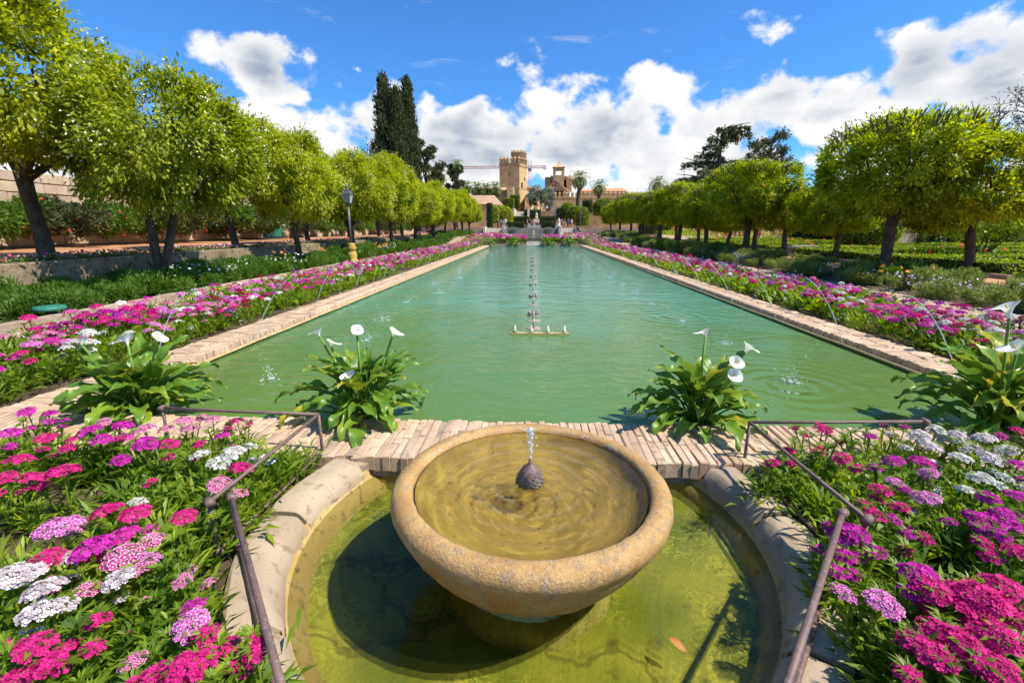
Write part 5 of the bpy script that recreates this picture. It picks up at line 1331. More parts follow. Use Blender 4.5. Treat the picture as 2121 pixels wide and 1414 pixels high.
palm_px(1241, 384, 470, 128, 2.9, 'slimmer palm standing to the side of the tall date palm', PGp, 2, .5)
palm_px(1362, 378, 470, 110, 2.6, 'palm crown rising above the pruned orange trees', PGp, 3, .45)
palm_px(1090, 396, 440, 190, 3.2, 'small palm crown between the tower and the chapel', PGp, 4, .4)
palm_px(1112, 393, 440, 200, 4.0, 'palm crown beside the crane mast', PGp, 14, .4)
for i, (px, py) in enumerate(((988, 388), (1006, 390), (1026, 388), (966, 385), (908, 363))):
    palm_px(px, py, 450, 150 if i < 4 else 100, 3.4 if i < 4 else 2.6, ordinal(i) + ' palm crown in the row above the low tiled roofs beside the tower', 'palms above the low roofs', 5 + i, .4)

def blob_tree(lab, base, top_px, spread, mat, seed, n, L, W, grp=None, lobes=18, hfrac=.5, cat='tree', name='tree', droop=.1, gap=.3):
    """Irregular tree: trunk, limbs and leaf clumps gathered at limb ends."""
    r_ = np.random.default_rng(seed); H = top_px - base[2]; t = thing(name, lab, cat, base, None, None, grp); mb = MB()
    mb.tube([(0, 0, -.3), (.05 * H * r_.normal(0, .3), 0, H * .3), (0, .02 * H, H * .62), (0.02 * H, 0, H * .92)], [H * .028, H * .022, H * .014, H * .004], 9)
    cs = []
    for i in range(lobes):
        z = H * (1 - hfrac + hfrac * r_.random() ** .9); q = i * 2.399; w = spread * (1.05 - .75 * abs((z / H - (1 - hfrac * .62)) / hfrac) ** 1.2) * r_.uniform(.5, 1)
        c = np.array([math.cos(q) * w, math.sin(q) * w, z]); cs.append(c); limb(mb, (0, 0, z * .8), c, H * .010, H * .003, H * .015, r_, 5)
    mb.build('trunk', M['bark'], t, True); cs = np.array(cs)
    li = r_.integers(0, lobes, n); u = rvec(n); rr = spread * gap * r_.uniform(.7, 1.2, lobes)
    sub = r_.normal(0, 1, (lobes * 14, 3)) ; si = r_.integers(0, 14, n)
    p = cs[li] + unit(sub)[li * 14 + si] * (rr[li] * .75)[:, None] * np.array([1, 1, .75]) + r_.normal(0, spread * .055, (n, 3))
    o = link('crown', leaves_mesh('crown', p, unit(u + np.array([0, 0, -droop])), unit(rvec(n) + np.array([0, 0, .6])), L * r_.uniform(.7, 1.3, n), W * r_.uniform(.7, 1.3, n), mat), t); o['kind'] = 'stuff'
    return t
# cypress group
def cypress(lab, px, py_top, Y, r, seed, rough=.16):
    r_ = np.random.default_rng(seed); top = atY(px, py_top, Y); zb = 1.1; H = top[2] - zb
    t = thing('cypress', lab, 'tree', (top[0], Y, zb), group='cypresses'); MB().tube([(0, 0, 0), (0, 0, H * .5)], [r * .25, r * .1], 8).build('trunk', M['bark'], t)
    n = 15000; ncl = 620; z = r_.random(ncl) ** .95; q = r_.uniform(0, 6.28, ncl)
    prof = np.interp(z, [0, .08, .3, .6, .8, .93, 1], [.6, .95, 1, .76, .45, .20, .03]) * r * (1 + r_.normal(0, rough, ncl) + rough * 1.3 * np.sin(z * 23 + q * 2 + seed))
    cc = np.stack([np.cos(q) * prof * .92, np.sin(q) * prof * .92, z * H], 1); ci = r_.integers(0, ncl, n)
    p = cc[ci] + r_.normal(0, 1, (n, 3)) * np.array([.26, .26, .42]); d = unit(np.stack([np.cos(q[ci]) * .5, np.sin(q[ci]) * .5, np.full(n, 1.)], 1) + rvec(n) * .5)
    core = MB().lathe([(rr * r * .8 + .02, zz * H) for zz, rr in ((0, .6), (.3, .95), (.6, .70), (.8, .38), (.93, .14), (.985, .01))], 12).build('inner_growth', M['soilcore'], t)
    o = link('crown', leaves_mesh('crown', p, d, unit(np.stack([np.cos(q[ci]), np.sin(q[ci]), np.full(n, .3)], 1) + rvec(n) * .6), .55 * r_.uniform(.6, 1.3, n), .24 * r_.uniform(.7, 1.2, n), M['cypress']), t); o['kind'] = 'stuff'
cypress('ragged dark cypress at the outer side of the cypress group', 792, 162, 80, 2.3, 1, .26)
cypress('middle dark cypress, lower than its neighbours', 820, 190, 79, 1.65, 2, .16)
cypress('slim pointed cypress at the inner side of the group', 841, 168, 81, 1.6, 3, .05)
p = atY(885, 440, 85); blob_tree('airy grey-green tree to the side of the cypresses', (p[0], 85, 1.2), atY(885, 288, 85)[2], 2.9, M['bgtree'], 4, 9000, .42, .2, hfrac=.62, lobes=22, gap=.32)
p = atY(945, 440, 120); blob_tree('ivy-clad tree below a palm crown, between cypresses and tower', (p[0], 120, 1.2), atY(945, 335, 120)[2], 2.4, M['bgtree'], 9, 6500, .5, .25, hfrac=.7, lobes=20, gap=.4)
palm_px(946, 340, 440, 119.5, 2.3, 'palm crown topping the ivy-clad tree', 'palms above the low roofs', 30, .4)
p = atY(600, 440, 34); blob_tree('half-bare tree crown showing above the orange trees', (p[0], 34, 1.1), atY(600, 285, 34)[2], 2.0, M['bgtree'], 6, 2600, .2, .09, hfrac=.5, lobes=26, gap=.3)
p = atY(1120, 440, 140); blob_tree('round silvery olive tree in front of the castle wall', (p[0], 140, 5.5), atY(1120, 395, 140)[2], 3.9, M['olive'], 7, 9500, .5, .2, hfrac=.62, lobes=24, gap=.42, name='olive_tree')
p = atY(1575, 450, 95); blob_tree('dark feathery tree to the side of the cedar', (p[0], 95, 1.0), atY(1575, 278, 95)[2], 5.0, M['bgtree'], 8, 12000, .5, .2, hfrac=.72, lobes=30, gap=.30)
# cedar with flat tiers
def cedar():
    Y = 88; p = atY(1478, 450, Y); H = atY(1490, 258, Y)[2] - 1; t = thing('cedar', 'tall dark cedar with drooping flat tiers above the orange trees', 'tree', (p[0], Y, 1.)); r_ = np.random.default_rng(3); mb = MB()
    mb.tube([(0, 0, 0), (.2, 0, H * .4), (-.1, 0, H * .8), (.4, 0, H)], [.6, .5, .25, .08], 10); P_, D_, N_ = [], [], []
    tiers = [(.42 + .58 * (i / 33) ** .9, (6.6 * (1 - (i / 33)) ** .75 + 1.3) * r_.uniform(.65, 1.15), i * 2.399 + r_.uniform(-.4, .4)) for i in range(0, 34, 1) if i % 3] + [(.93, 5.0, .05), (.97, 4.2, -.3), (.66, 6.4, 3.2), (.52, 7.2, 2.9)]
    for (z, L, az_) in tiers:
        d = np.array([math.cos(az_), math.sin(az_), 0]); b0 = np.array([0, 0, z * H]); e = b0 + d * L + np.array([0, 0, L * .12]); limb(mb, b0 - np.array([0, 0, .5]), e, .17, .04, .15, r_, 6)
        n = int(230 * L / 3); u = r_.random(n) ** .7; sd_ = np.array([-d[1], d[0], 0]); c = b0 + d * (u * L)[:, None] + sd_ * (r_.normal(0, .28, n) * (.5 + L * .22 * np.sin(np.pi * u ** .8)))[:, None]
        c[:, 2] += u * L * .12 - np.abs(r_.normal(0, .55, n)) - .30 * u ** 3 * L * .5; P_.append(c); D_.append(d + rvec(n) * .9 + np.array([0, 0, -.6])); N_.append(rvec(n) + np.array([0, 0, 1.]))
    mb.build('trunk', M['bark'], t, True); P_, D_, N_ = map(np.concatenate, (P_, D_, N_))
    o = link('crown', leaves_mesh('crown', P_, unit(D_), unit(N_), .62 * r_.uniform(.6, 1.3, len(P_)), .20, M['cedar']), t); o['kind'] = 'stuff'
cedar()
# leafless branches entering at the picture's edge, and others behind the trees
def bare_tree(lab, base, H, spread, seed, leaves=0, r0=.2):
    r_ = np.random.default_rng(seed); t = thing('bare_tree', lab, 'tree', base); mb = MB(); tips = []
    def grow(p, d, L, r, k):
        e = p + d * L; limb(mb, p, e, r, r * .6, L * .06, r_, 5); tips.append(e)
        if k:
            for i in range(3): grow(e - d * L * r_.uniform(0, .35), unit((d + r_.normal(0, .55, 3) + np.array([0, 0, .12]))[None])[0], L * r_.uniform(.55, .8), r * .55, k - 1)
    mb.tube([(0, 0, -.2), (.1, 0, H * .25), (0, .1, H * .45)], [r0 * 1.2, r0, r0 * .85], 9)
    for i in range(5): q = i * 1.256; grow(np.array([0, .1, H * .44]), unit(np.array([[math.cos(q) * spread, math.sin(q) * spread, .9]]))[0], H * .24, r0 * .6, 4)
    mb.build('branches', M['twig'], t)
    if leaves:
        ti = np.array(tips); n = leaves; p = ti[r_.integers(0, len(ti), n)] + r_.normal(0, .12, (n, 3)); o = link('crown', leaves_mesh('crown', p, rvec(n), rvec(n), .15, .06, M['bgtree']), t); o['kind'] = 'stuff'
p = atY(2230, 440, 24); bare_tree('sparse tree reaching in from the frame edge above the leaning orange tree', (p[0], 24, .34), 9.4, .75, 2, 2200)
p = atY(1375, 440, 80); bare_tree('leafless tree crown beside the palm above the pruned trees', (p[0], 80, .9), 8.5, .8, 3)
p = atY(272, 440, 26); bare_tree('bare grey tree top poking above the blossoming orange tree', (p[0], 26, 1.1), 10.0, .28, 4, 0, .12)

# ================================================================== CASTLE
def gx(px, Y): return atY(px, 430, Y)[0]
def gz(py, Y): return atY(1104, py, Y)[2]
def merlon(mb, c, w, d, h, cap):
    x, y, z = c; mb.box(x - w / 2, x + w / 2, y - d / 2, y + d / 2, z, z + h)
    mb.add([(x - w * .6, y - d * .6, z + h), (x + w * .6, y - d * .6, z + h), (x + w * .6, y + d * .6, z + h), (x - w * .6, y + d * .6, z + h), (x, y, z + h + cap)], [(0, 1, 4), (1, 2, 4), (2, 3, 4), (3, 0, 4), (3, 2, 1, 0)])
YT = 165.
tw = thing('castle_tower', 'tall square sandstone tower with pointed battlements beyond the garden', 'tower')
# rotated so that two faces show: corner edge at x=1075, faces end at 1034 and 1091
c0 = np.array([gx(1075.5, YT), YT]); 
pl_ = atY(1035, 430, YT + 1.6)[:2]; d1 = (np.array([pl_[0], YT + 1.6]) - c0); e1 = d1 / np.linalg.norm(d1); e2 = np.array([-e1[1], e1[0]]) * -1.0
if e2[1] < 0: e2 = -e2
W1 = np.linalg.norm(d1)
ang = math.atan2(e2[1], e2[0])
# second face runs back so that its far edge shows at x=1091
Lb = 1.0
for s in np.linspace(2, 60, 400):
    q = c0 + e2 * s
    if 1104 + 943 * (q[0] / q[1]) * 1.0 >= 1091: Lb = s; break
if Lb < 3: Lb = W1
W2 = min(Lb, W1 * 1.6)
e2 = np.array([gx(1091, YT + W1 * .8) - c0[0], W1 * .8]); W2 = np.linalg.norm(e2); e2 /= W2
def tq(a, b, inset=0.0): return c0 + e1 * (a * W1) + e2 * (b * W2)
def quad_prism(mb, a0, a1, b0, b1, z0, z1, out=0.0):
    pts = [tq(a0, b0), tq(a1, b0), tq(a1, b1), tq(a0, b1)]; cen = sum(pts) / 4; pts = [cen + (p - cen) * (1 + out) for p in pts]
    mb.prism([tuple(p) for p in pts], z0, z1)
zb, zt = gz(440, YT), gz(343, YT)
mb = MB(); quad_prism(mb, 0, 1, 0, 1, zb, gz(389, YT), .02); quad_prism(mb, 0, 1, 0, 1, gz(389, YT) + .02, zt); mb.build('shaft', M['sand'], tw)
mb = MB(); quad_prism(mb, 0, 1, 0, 1, zt + .01, zt + .25, .06); quad_prism(mb, 0, 1, 0, 1, gz(389, YT) - .2, gz(389, YT) + .01, .05); mb.build('string_course', M['sandd'], tw)
zp = gz(337, YT)
mb = MB(); quad_prism(mb, 0, 1, 0, 1, zt + .26, zp, .02); mb.build('parapet', M['sandd'], tw)
mb = MB(); quad_prism(mb, .05, .55, .35, .98, zp, gz(322, YT)); mb.build('upper_turret', M['sandd'], tw)
zt2 = gz(322, YT)
mw = .85
def mer(a, b, z):
    m_ = MB(); q = tq(a, b); merlon(m_, (q[0], q[1], z), mw, mw, 1.35, 1.1); m_.build('merlon', M['sandd'], tw)
for a in np.linspace(.04, .96, 6): mer(a, .04, zp)
for b in np.linspace(.2, .96, 5): mer(.04, b, zp); mer(.96, b, zp)
for a in np.linspace(.08, .52, 4): mer(a, .38, zt2); mer(a, .94, zt2)
for b in (.55, .75): mer(.08, b, zt2); mer(.52, b, zt2)
def slot(a, b, z0, z1, w, face, name='window'):
    n = -e2 if face == 'a' else -e1; u = e1 if face == 'a' else e2; q = tq(a, b); p0 = q - u * w / 2 + n * .05; p1 = q + u * w / 2 + n * .05
    MB().add([(p0[0], p0[1], z0), (p1[0], p1[1], z0), (p1[0], p1[1], z1), ((p0[0] + p1[0]) / 2, (p0[1] + p1[1]) / 2, z1 + w * .5), (p0[0], p0[1], z1)], [(0, 1, 2, 3, 4)]).build(name, M['dark'], tw)
slot(.5, -.006, gz(361, YT), gz(357, YT), .3, 'a'); slot(-.02, .30, gz(388, YT), gz(378, YT), .9, 'b'); slot(-.02, .62, gz(371, YT), gz(367, YT), .6, 'b'); slot(-.02, .6, gz(427, YT), gz(422, YT), 1.1, 'b', 'door')

# low tiled buildings left of the tower
YB = 150.
h = thing('stable_building', 'long sandstone building with tiled gable roof in front of the tower', 'building')
x0, x1 = gx(982, YB), gx(1063, YB); zr, ze = gz(384, YB), gz(395, YB)
MB().box(x0, gx(1048, YB), YB, YB + 14, 2, ze).build('wall', M['sandd'], h)
MB().add([(x0 - .5, YB - .6, ze), (gx(1049, YB), YB - .6, ze), (gx(1049, YB), YB + 7, zr), (x0 - .5, YB + 7, zr)], [(0, 1, 2, 3)]).add([(x0 - .5, YB + 7, zr), (gx(1049, YB), YB + 7, zr), (gx(1049, YB), YB + 15, ze), (x0 - .5, YB + 15, ze)], [(0, 1, 2, 3)]).build('roof', M['tile'], h)
MB().prism([(gx(1050, YB), YB - .8), (x1, YB - .8), (x1, YB + 8), (gx(1050, YB), YB + 8)], 2, gz(386, YB)).build('end_buttress', M['sand'], h)
MB().box(x0 + 2, gx(1045, YB), YB - .3, YB - .02, ze - .7, ze - .35).build('cornice', M['sandd'], h)
h2 = thing('lean_to_building', 'lower tiled lean-to roof sloping down to the steps', 'building'); Y2 = 132.
MB().add([(gx(960, Y2), Y2, gz(420, Y2)), (gx(1043, Y2), Y2, gz(425, Y2)), (gx(1018, Y2), Y2 + 10, gz(399, Y2)), (gx(960, Y2), Y2 + 10, gz(399, Y2))], [(0, 1, 2, 3)]).build('roof', M['tile'], h2)
MB().box(gx(962, Y2), gx(1038, Y2), Y2 + .5, Y2 + 10, 2, gz(425, Y2)).build('wall', M['sandd'], h2)

# crenellated wall
YW = 172.
cw = thing('castle_wall', 'long castle wall with pointed merlons behind the palms', 'wall')
xa, xb = gx(1138, YW), gx(1420, YW)
MB().box(xa, xb, YW, YW + 2.2, 4, gz(411, YW)).build('wall_face', M['sandd'], cw)
MB().box(xa, xb, YW - .12, YW + 2.2, gz(411, YW) + .01, gz(410, YW) + .15).build('string_course', M['sandd'], cw)
MB().box(xa, xb, YW + .15, YW + 1.2, gz(410, YW) + .16, gz(409, YW) + .2).build('parapet', M['sand'], cw)
x = xa + .6; zc = gz(409, YW) + .2
mm = MB(); merlon(mm, (0, 0, 0), .98, .8, 1.15, .75); mme = mm.mesh('merlon', M['sandd'])
while x < xb: link('merlon', mme, cw, (x, YW + .65, zc)); x += 1.52
cw2 = thing('castle_wall', 'short stretch of battlemented wall between tower and olive tree', 'wall'); q0, q1 = gx(1090, 176), gx(1128, 190)
MB().prism([(q0, 174), (q1, 192), (q1, 194), (q0, 176)], 4, gz(396, 176)).build('wall_face', M['sand'], cw2)
for i in range(12):
    k = (i + .5) / 12; link('merlon', mme, cw2, (q0 + (q1 - q0) * k, 175 + 18 * k, gz(396, 176)))
MB().prism([(gx(1087, 160), 158), (gx(1100, 160), 158), (gx(1100, 160), 170), (gx(1087, 160), 170)], 5, gz(404, 160)).build('gate_block', M['sand'], cw2)
# the chapel with its bell turret
YC = 195.
ch = thing('chapel', 'sandstone chapel with tiled roof and open bell turret behind the castle wall', 'chapel')
MB().box(gx(1127, YC), gx(1173, YC), YC, YC + 16, 4, gz(391, YC)).build('nave', M['sandd'], ch)
xl, xm, xr = gx(1126, YC), gx(1147, YC), gx(1167, YC)
MB().add([(xl, YC - .3, gz(391, YC)), (xr, YC - .3, gz(391, YC)), (xm, YC - .3, gz(375, YC)), (xl, YC - .1, gz(391, YC)), (xr, YC - .1, gz(391, YC)), (xm, YC - .1, gz(375, YC))], [(0, 1, 2), (5, 4, 3), (0, 3, 4, 1), (1, 4, 5, 2), (2, 5, 3, 0)]).build('gable', M['sandd'], ch)
rr = MB(); xr2 = gx(1197, YC); rr.add([(xl - .4, YC - .8, gz(392, YC)), (xm, YC - .6, gz(374, YC)), (xm + 3.0, YC + 17, gz(374, YC)), (xl - .4, YC + 17, gz(391, YC))], [(0, 1, 2, 3)]); rr.add([(xr + .5, YC - .8, gz(391.5, YC)), (xr2, YC + 17, gz(395, YC)), (xm + 3.0, YC + 17, gz(374, YC)), (xm, YC - .6, gz(374, YC))], [(0, 1, 2, 3)]); rr.build('roof', M['tile'], ch)
MB().prism([(xr - .3, YC), (xr2, YC + 16), (xl + 1, YC + 16), (xl + 1, YC)], 4, gz(395.5, YC)).build('side_wall', M['white'], ch)
for px in (1143.5, 1149.5): MB().box(gx(px, YC) - .28, gx(px, YC) + .28, YC - .36, YC - .31, gz(386, YC), gz(383, YC)).build('window', M['dark'], ch)
MB().box(gx(1145, YC), gx(1148.5, YC), YC - .06, YC - .02, gz(402, YC), gz(396.5, YC)).build('window', M['dark'], ch)
# battlements around the turret foot
for (pa, pb, pt) in ((1128, 1142, 370), (1140, 1172, 367.5), (1166, 1183, 369)):
    Yq = YC + 20; MB().box(gx(pa, Yq), gx(pb, Yq), Yq, Yq + 4, 10, gz(pt + 3, Yq)).build('upper_wall', M['sandd'], ch)
    for k in range(int((pb - pa) / 3.2)): link('merlon', mme, ch, (gx(pa + 1.5 + 3.2 * k, Yq), Yq + .5, gz(pt + 3, Yq)), None, (.72, .8, .8))
YTt = YC + 18; a0, a1 = gx(1145, YTt), gx(1167, YTt); wq = a1 - a0; zl, zh = gz(375, YTt), gz(346.5, YTt); tb = MB(); cw_ = wq * .2
tb.box(a0, a1, YTt, YTt + wq, 12, gz(363, YTt))
for sx in (a0, a1 - cw_):
    for sy in (YTt, YTt + wq - cw_): tb.box(sx, sx + cw_, sy, sy + cw_, gz(363, YTt), gz(352, YTt))
for (sx0, sx1, sy0, sy1) in ((a0 + cw_, a1 - cw_, YTt + .05, YTt + cw_), (a0 + cw_, a1 - cw_, YTt + wq - cw_, YTt + wq - .05)):
    n = 8
    for i in range(n):
        u0, u1 = i / n, (i + 1) / n; zz = max(0, 1 - (2 * (u0 + u1) / 2 - 1) ** 2) ** .5 * wq * .24
        tb.box(sx0 + (sx1 - sx0) * u0, sx0 + (sx1 - sx0) * u1, sy0, sy1, gz(354.5, YTt) + zz, gz(352, YTt))
tb.box(a0, a1, YTt, YTt + wq, gz(352, YTt) + .003, zh); tb.build('bell_turret', M['sandd'], ch)
rfz = gz(337, YTt); ov = .45; MB().add([(a0 - ov, YTt - ov, zh), (a1 + ov, YTt - ov, zh), (a1 + ov, YTt + wq + ov, zh), (a0 - ov, YTt + wq + ov, zh), ((a0 + a1) / 2, YTt + wq / 2, rfz)], [(0, 1, 4), (1, 2, 4), (2, 3, 4), (3, 0, 4), (3, 2, 1, 0)]).build('turret_roof', M['tile'], ch)
MB().tube([((a0 + a1) / 2, YTt + wq / 2, rfz - .2), ((a0 + a1) / 2, YTt + wq / 2, gz(332, YTt))], [.22, .05], 6).build('finial', M['dark'], ch)
sx = gx(1178.5, YC + 14); MB().lathe([(1.5, gz(383, YC + 14)), (1.5, gz(374, YC + 14)), (1.75, gz(373, YC + 14)), (1.5, gz(371, YC + 14)), (1.2, gz(367, YC + 14)), (.5, gz(364.5, YC + 14)), (.15, gz(362, YC + 14)), (.05, gz(360, YC + 14))], 14, (sx, YC + 14, 0)).build('domed_turret', M['sandd'], ch, True)
# long red roof behind
lr = thing('long_building', 'long low building with red tiled roof behind the castle wall', 'building'); YL = 215.
MB().box(gx(1197, YL), gx(1297, YL), YL, YL + 10, 6, gz(396, YL)).build('wall', M['sand'], lr)
MB().add([(gx(1196, YL), YL - .5, gz(397, YL)), (gx(1297, YL), YL - .5, gz(396, YL)), (gx(1295, YL), YL + 9, gz(386, YL)), (gx(1199, YL), YL + 9, gz(390, YL))], [(0, 1, 2, 3)]).build('roof', M['redtile'], lr)

# tower crane
YK = 300.; cr = thing('tower_crane', 'thin red lattice tower crane standing behind the castle tower', 'crane')
xk = gx(1096.5, YK); zj = gz(346.5, YK); m_ = MB(); s = 1.1
def lattice(p0, p1, w, n, up):
    p0, p1 = np.array(p0), np.array(p1); u = (p1 - p0) / np.linalg.norm(p1 - p0); a = np.cross(u, up); a /= np.linalg.norm(a); b = np.cross(a, u)
    C4 = [a * w + b * w, -a * w + b * w, -a * w - b * w, a * w - b * w]
    for q in C4: m_.bar(p0 + q, p1 + q, .17)
    for i in range(n):
        t0, t1 = p0 + (p1 - p0) * i / n, p0 + (p1 - p0) * (i + 1) / n
        for k in range(4): m_.bar(t0 + C4[k], t1 + C4[(k + 1) % 4], .10)
lattice((xk, YK, 8), (xk, YK, gz(333, YK)), .9, 26, np.array([0, 1., 0])); m_.build('mast', M['crane'], cr); m_ = MB()
lattice((gx(962, YK), YK - .5, zj), (gx(1124, YK), YK - .5, zj), .6, 40, np.array([0, 0, 1.])); m_.build('jib', M['crane'], cr)
MB().box(gx(1124, YK), gx(1130, YK), YK - 1.5, YK + 1, zj - 1.3, zj + .9).build('counterweight', M['concrete'], cr)
MB().box(xk - 1, xk + 1.1, YK - 2.0, YK - .3, zj - 2.4, zj - .7).build('cab', M['iron'], cr)

# ================================================================== THE FAR TERRACES
def steps(lab, px0, px1, Y, z0, z1, n, depth=.38, mat='statue'):
    t = thing('stone_steps', lab, 'steps'); a, b = gx(px0, Y), gx(px1, Y)
    for i in range(n): MB().box(a, b, Y + i * depth, Y + n * depth + .3, z0 + (z1 - z0) * i / n + .002, z0 + (z1 - z0) * (i + 1) / n).build('step', M[mat], t)
    for q in (a - .45, b + .05): MB().box(q, q + .4, Y - .2, Y + n * depth + .3, z0 - .2, z1 + .25).build('flank', M['statue'], t)
steps('broad stone steps at the end of the flower strip on the lamp post side', 1005, 1040, 83.6, .68, 1.86, 8)
steps('broad stone steps at the end of the flower strip on the shaded wall side', 1163, 1194, 83.6, .68, 1.86, 8)
tw_ = thing('terrace_wall', 'low stone terrace wall between the two broad stone steps', 'garden wall')
MB().box(gx(1044, 86), gx(1160, 86), 86.0, 86.4, .3, 1.86).build('wall_face', M['curb'], tw_)
tw2 = thing('terrace_wall', 'terrace wall behind the pruned trees, past the steps', 'garden wall'); MB().box(gx(1198, 86), 180, 86.0, 86.4, .3, 1.84).build('wall_face', M['curb'], tw2)
tw3 = thing('terrace_wall', 'terrace wall behind the orange tree row beside the steps', 'garden wall'); MB().box(-180, gx(1000, 86), 86.0, 86.4, .3, 1.84).build('wall_face', M['curb'], tw3)
steps('long stair climbing from the terrace towards the tower', 1066, 1092, 112, 1.86, 6.2, 24, .62)
slope = MB().box(-80, gx(1064, 118), 124, 128.2, 1.5, 6.2).box(gx(1094, 118), 120, 124, 128.2, 1.5, 6.2); slope.build('bank_wall', M['sandd']); bpy.data.objects['bank_wall']['kind'] = 'structure'
def hedge_px(lab, px0, px1, py0, py1, Y, depth, mat, grp='clipped hedges on the far terraces', L=.28):
    a = atY(px0, py0, Y); b = atY(px1, py1, Y); t = thing('clipped_hedge', lab, 'hedge', group=grp)
    clipped('clipped_hedge', MB().box(min(a[0], b[0]), max(a[0], b[0]), Y, Y + depth, min(a[2], b[2]), max(a[2], b[2])), M[mat], L, 1.6, .05, t, nmax=7000); return t
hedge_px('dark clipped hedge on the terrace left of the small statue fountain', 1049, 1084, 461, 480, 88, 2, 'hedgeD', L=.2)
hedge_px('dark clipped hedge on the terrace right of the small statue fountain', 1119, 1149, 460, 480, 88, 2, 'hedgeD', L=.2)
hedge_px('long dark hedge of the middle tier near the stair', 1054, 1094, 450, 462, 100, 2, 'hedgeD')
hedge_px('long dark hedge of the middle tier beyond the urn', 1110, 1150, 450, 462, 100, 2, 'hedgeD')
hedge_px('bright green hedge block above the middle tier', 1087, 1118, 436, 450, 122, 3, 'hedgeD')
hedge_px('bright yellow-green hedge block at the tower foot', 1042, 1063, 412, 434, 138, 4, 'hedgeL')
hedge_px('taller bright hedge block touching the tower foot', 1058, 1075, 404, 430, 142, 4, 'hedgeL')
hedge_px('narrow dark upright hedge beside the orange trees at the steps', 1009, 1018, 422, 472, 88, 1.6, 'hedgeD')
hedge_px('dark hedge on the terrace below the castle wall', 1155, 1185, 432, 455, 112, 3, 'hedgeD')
def topi_px(lab, px, py0, py1, r_px, Y, mat, L=.3, dome=True):
    c = atY(px, py1, Y); top = atY(px, py0, Y)[2]; r = r_px * Y / 943; h = top - c[2]
    prof = [(r * .9, 0)] + ([(r, h * .4), (r * .92, h * .7), (r * .6, h * .93), (.05, h)] if dome else [(r, h * .2), (r * .96, h * .93), (r * .8, h), (.05, h)])
    topiary(lab, prof, (c[0], Y, c[2]), mat, L, 9000)
topi_px('bright rounded clipped tree at the terrace edge', 1190, 427, 462, 17, 104, 'hedgeL')
topi_px('second bright rounded clipped tree nearer the pruned row', 1206, 430, 465, 13, 98, 'hedgeL')
topi_px('round green orange tree crown below the castle wall', 1175, 420, 455, 15, 116, 'box')
topi_px('dark clipped drum topiary above the pruned trees', 1216, 416, 440, 9, 106, 'hedgeD', dome=False)
topi_px('bright green rounded hedge behind the drum topiary', 1250, 413, 445, 22, 120, 'hedgeL')
topi_px('bright clipped orange trees block by the stair foot', 1040, 428, 460, 22, 95, 'leafL')
topi_px('bright clipped orange crown left of the stair foot', 1022, 426, 460, 12, 93, 'leafL')
for sx, nm in ((-1, 'left'), (1, 'right')):
    p = atY(1062 if sx < 0 else 1135, 481, 82); shrub(GR[0], (p[0], 82, .72), (2.3, 1.6, 1.9), 'silvery grey mound below the dark terrace hedge, ' + ('stair side' if sx < 0 else 'far side'), 'silvery mounds by the upper pool', 1.)
p = atY(1106, 470, 87); t = thing('statue_fountain', 'pale stone urn fountain in the middle of the terrace', 'fountain', (p[0], 87, 1.85))
MB().lathe([(.5, 0), (.5, .25), (.22, .4), (.2, .9), (.55, 1.1), (.62, 1.3), (.5, 1.32)], 14, closed=True).build('pedestal', M['statue'], t, True); MB().box(-1.2, 1.2, -1.0, -.6, 0, .5).build('trough', M['statue'], t)
def statue(px, py, Y, h, lab):
    p = atY(px, py, Y); t = thing('statue', lab, 'statue', (p[0], Y, p[2])); s = h
    MB().box(-.28 * s, .28 * s, -.28 * s, .28 * s, 0, .38 * s).build('plinth', M['statue'], t)
    MB().lathe([(.13, .38), (.16, .42), (.14, .55), (.11, .66), (.15, .78), (.13, .85), (.05, .87), (.075, .91), (.08, .95), (.05, .99), (.001, 1.0)], 10).build('figure', M['statue'], t, True).scale = (s, s, s)
statue(1157, 476, 86.8, 2.1, 'pale statue beside the broad steps on the shaded wall side'); statue(1047, 474, 88.5, 1.9, 'pale statue behind the grey mound on the stair side'); statue(1111, 462, 100, 2.2, 'pale urn-like statue between the middle tier hedges'); statue(1150, 449, 120, 2.6, 'white statue on the upper terrace under the wall'); statue(1105, 488, 78.6, .9, 'little spout figure at the edge of the upper pool')
for px, py0, py1, Y, lab in ((1168, 452, 476, 92, 'distant lamp post by the bright clipped tree'), (1202, 438, 466, 96, 'distant lamp post above the pruned trees'), (1063, 425, 446, 118, 'distant lamp post at the stair')):
    a, b = atY(px, py1, Y), atY(px, py0, Y); t = thing('lamp_post', lab, 'lamp', (a[0], Y, a[2])); h = b[2] - a[2]
    MB().tube([(0, 0, 0), (0, 0, h * .8)], [.1, .06], 6).build('pole', M['iron'], t); MB().lathe([(.06, h * .78), (.22, h * .92), (.10, h * .97), (.02, h)], 6).build('lantern', M['iron'], t)

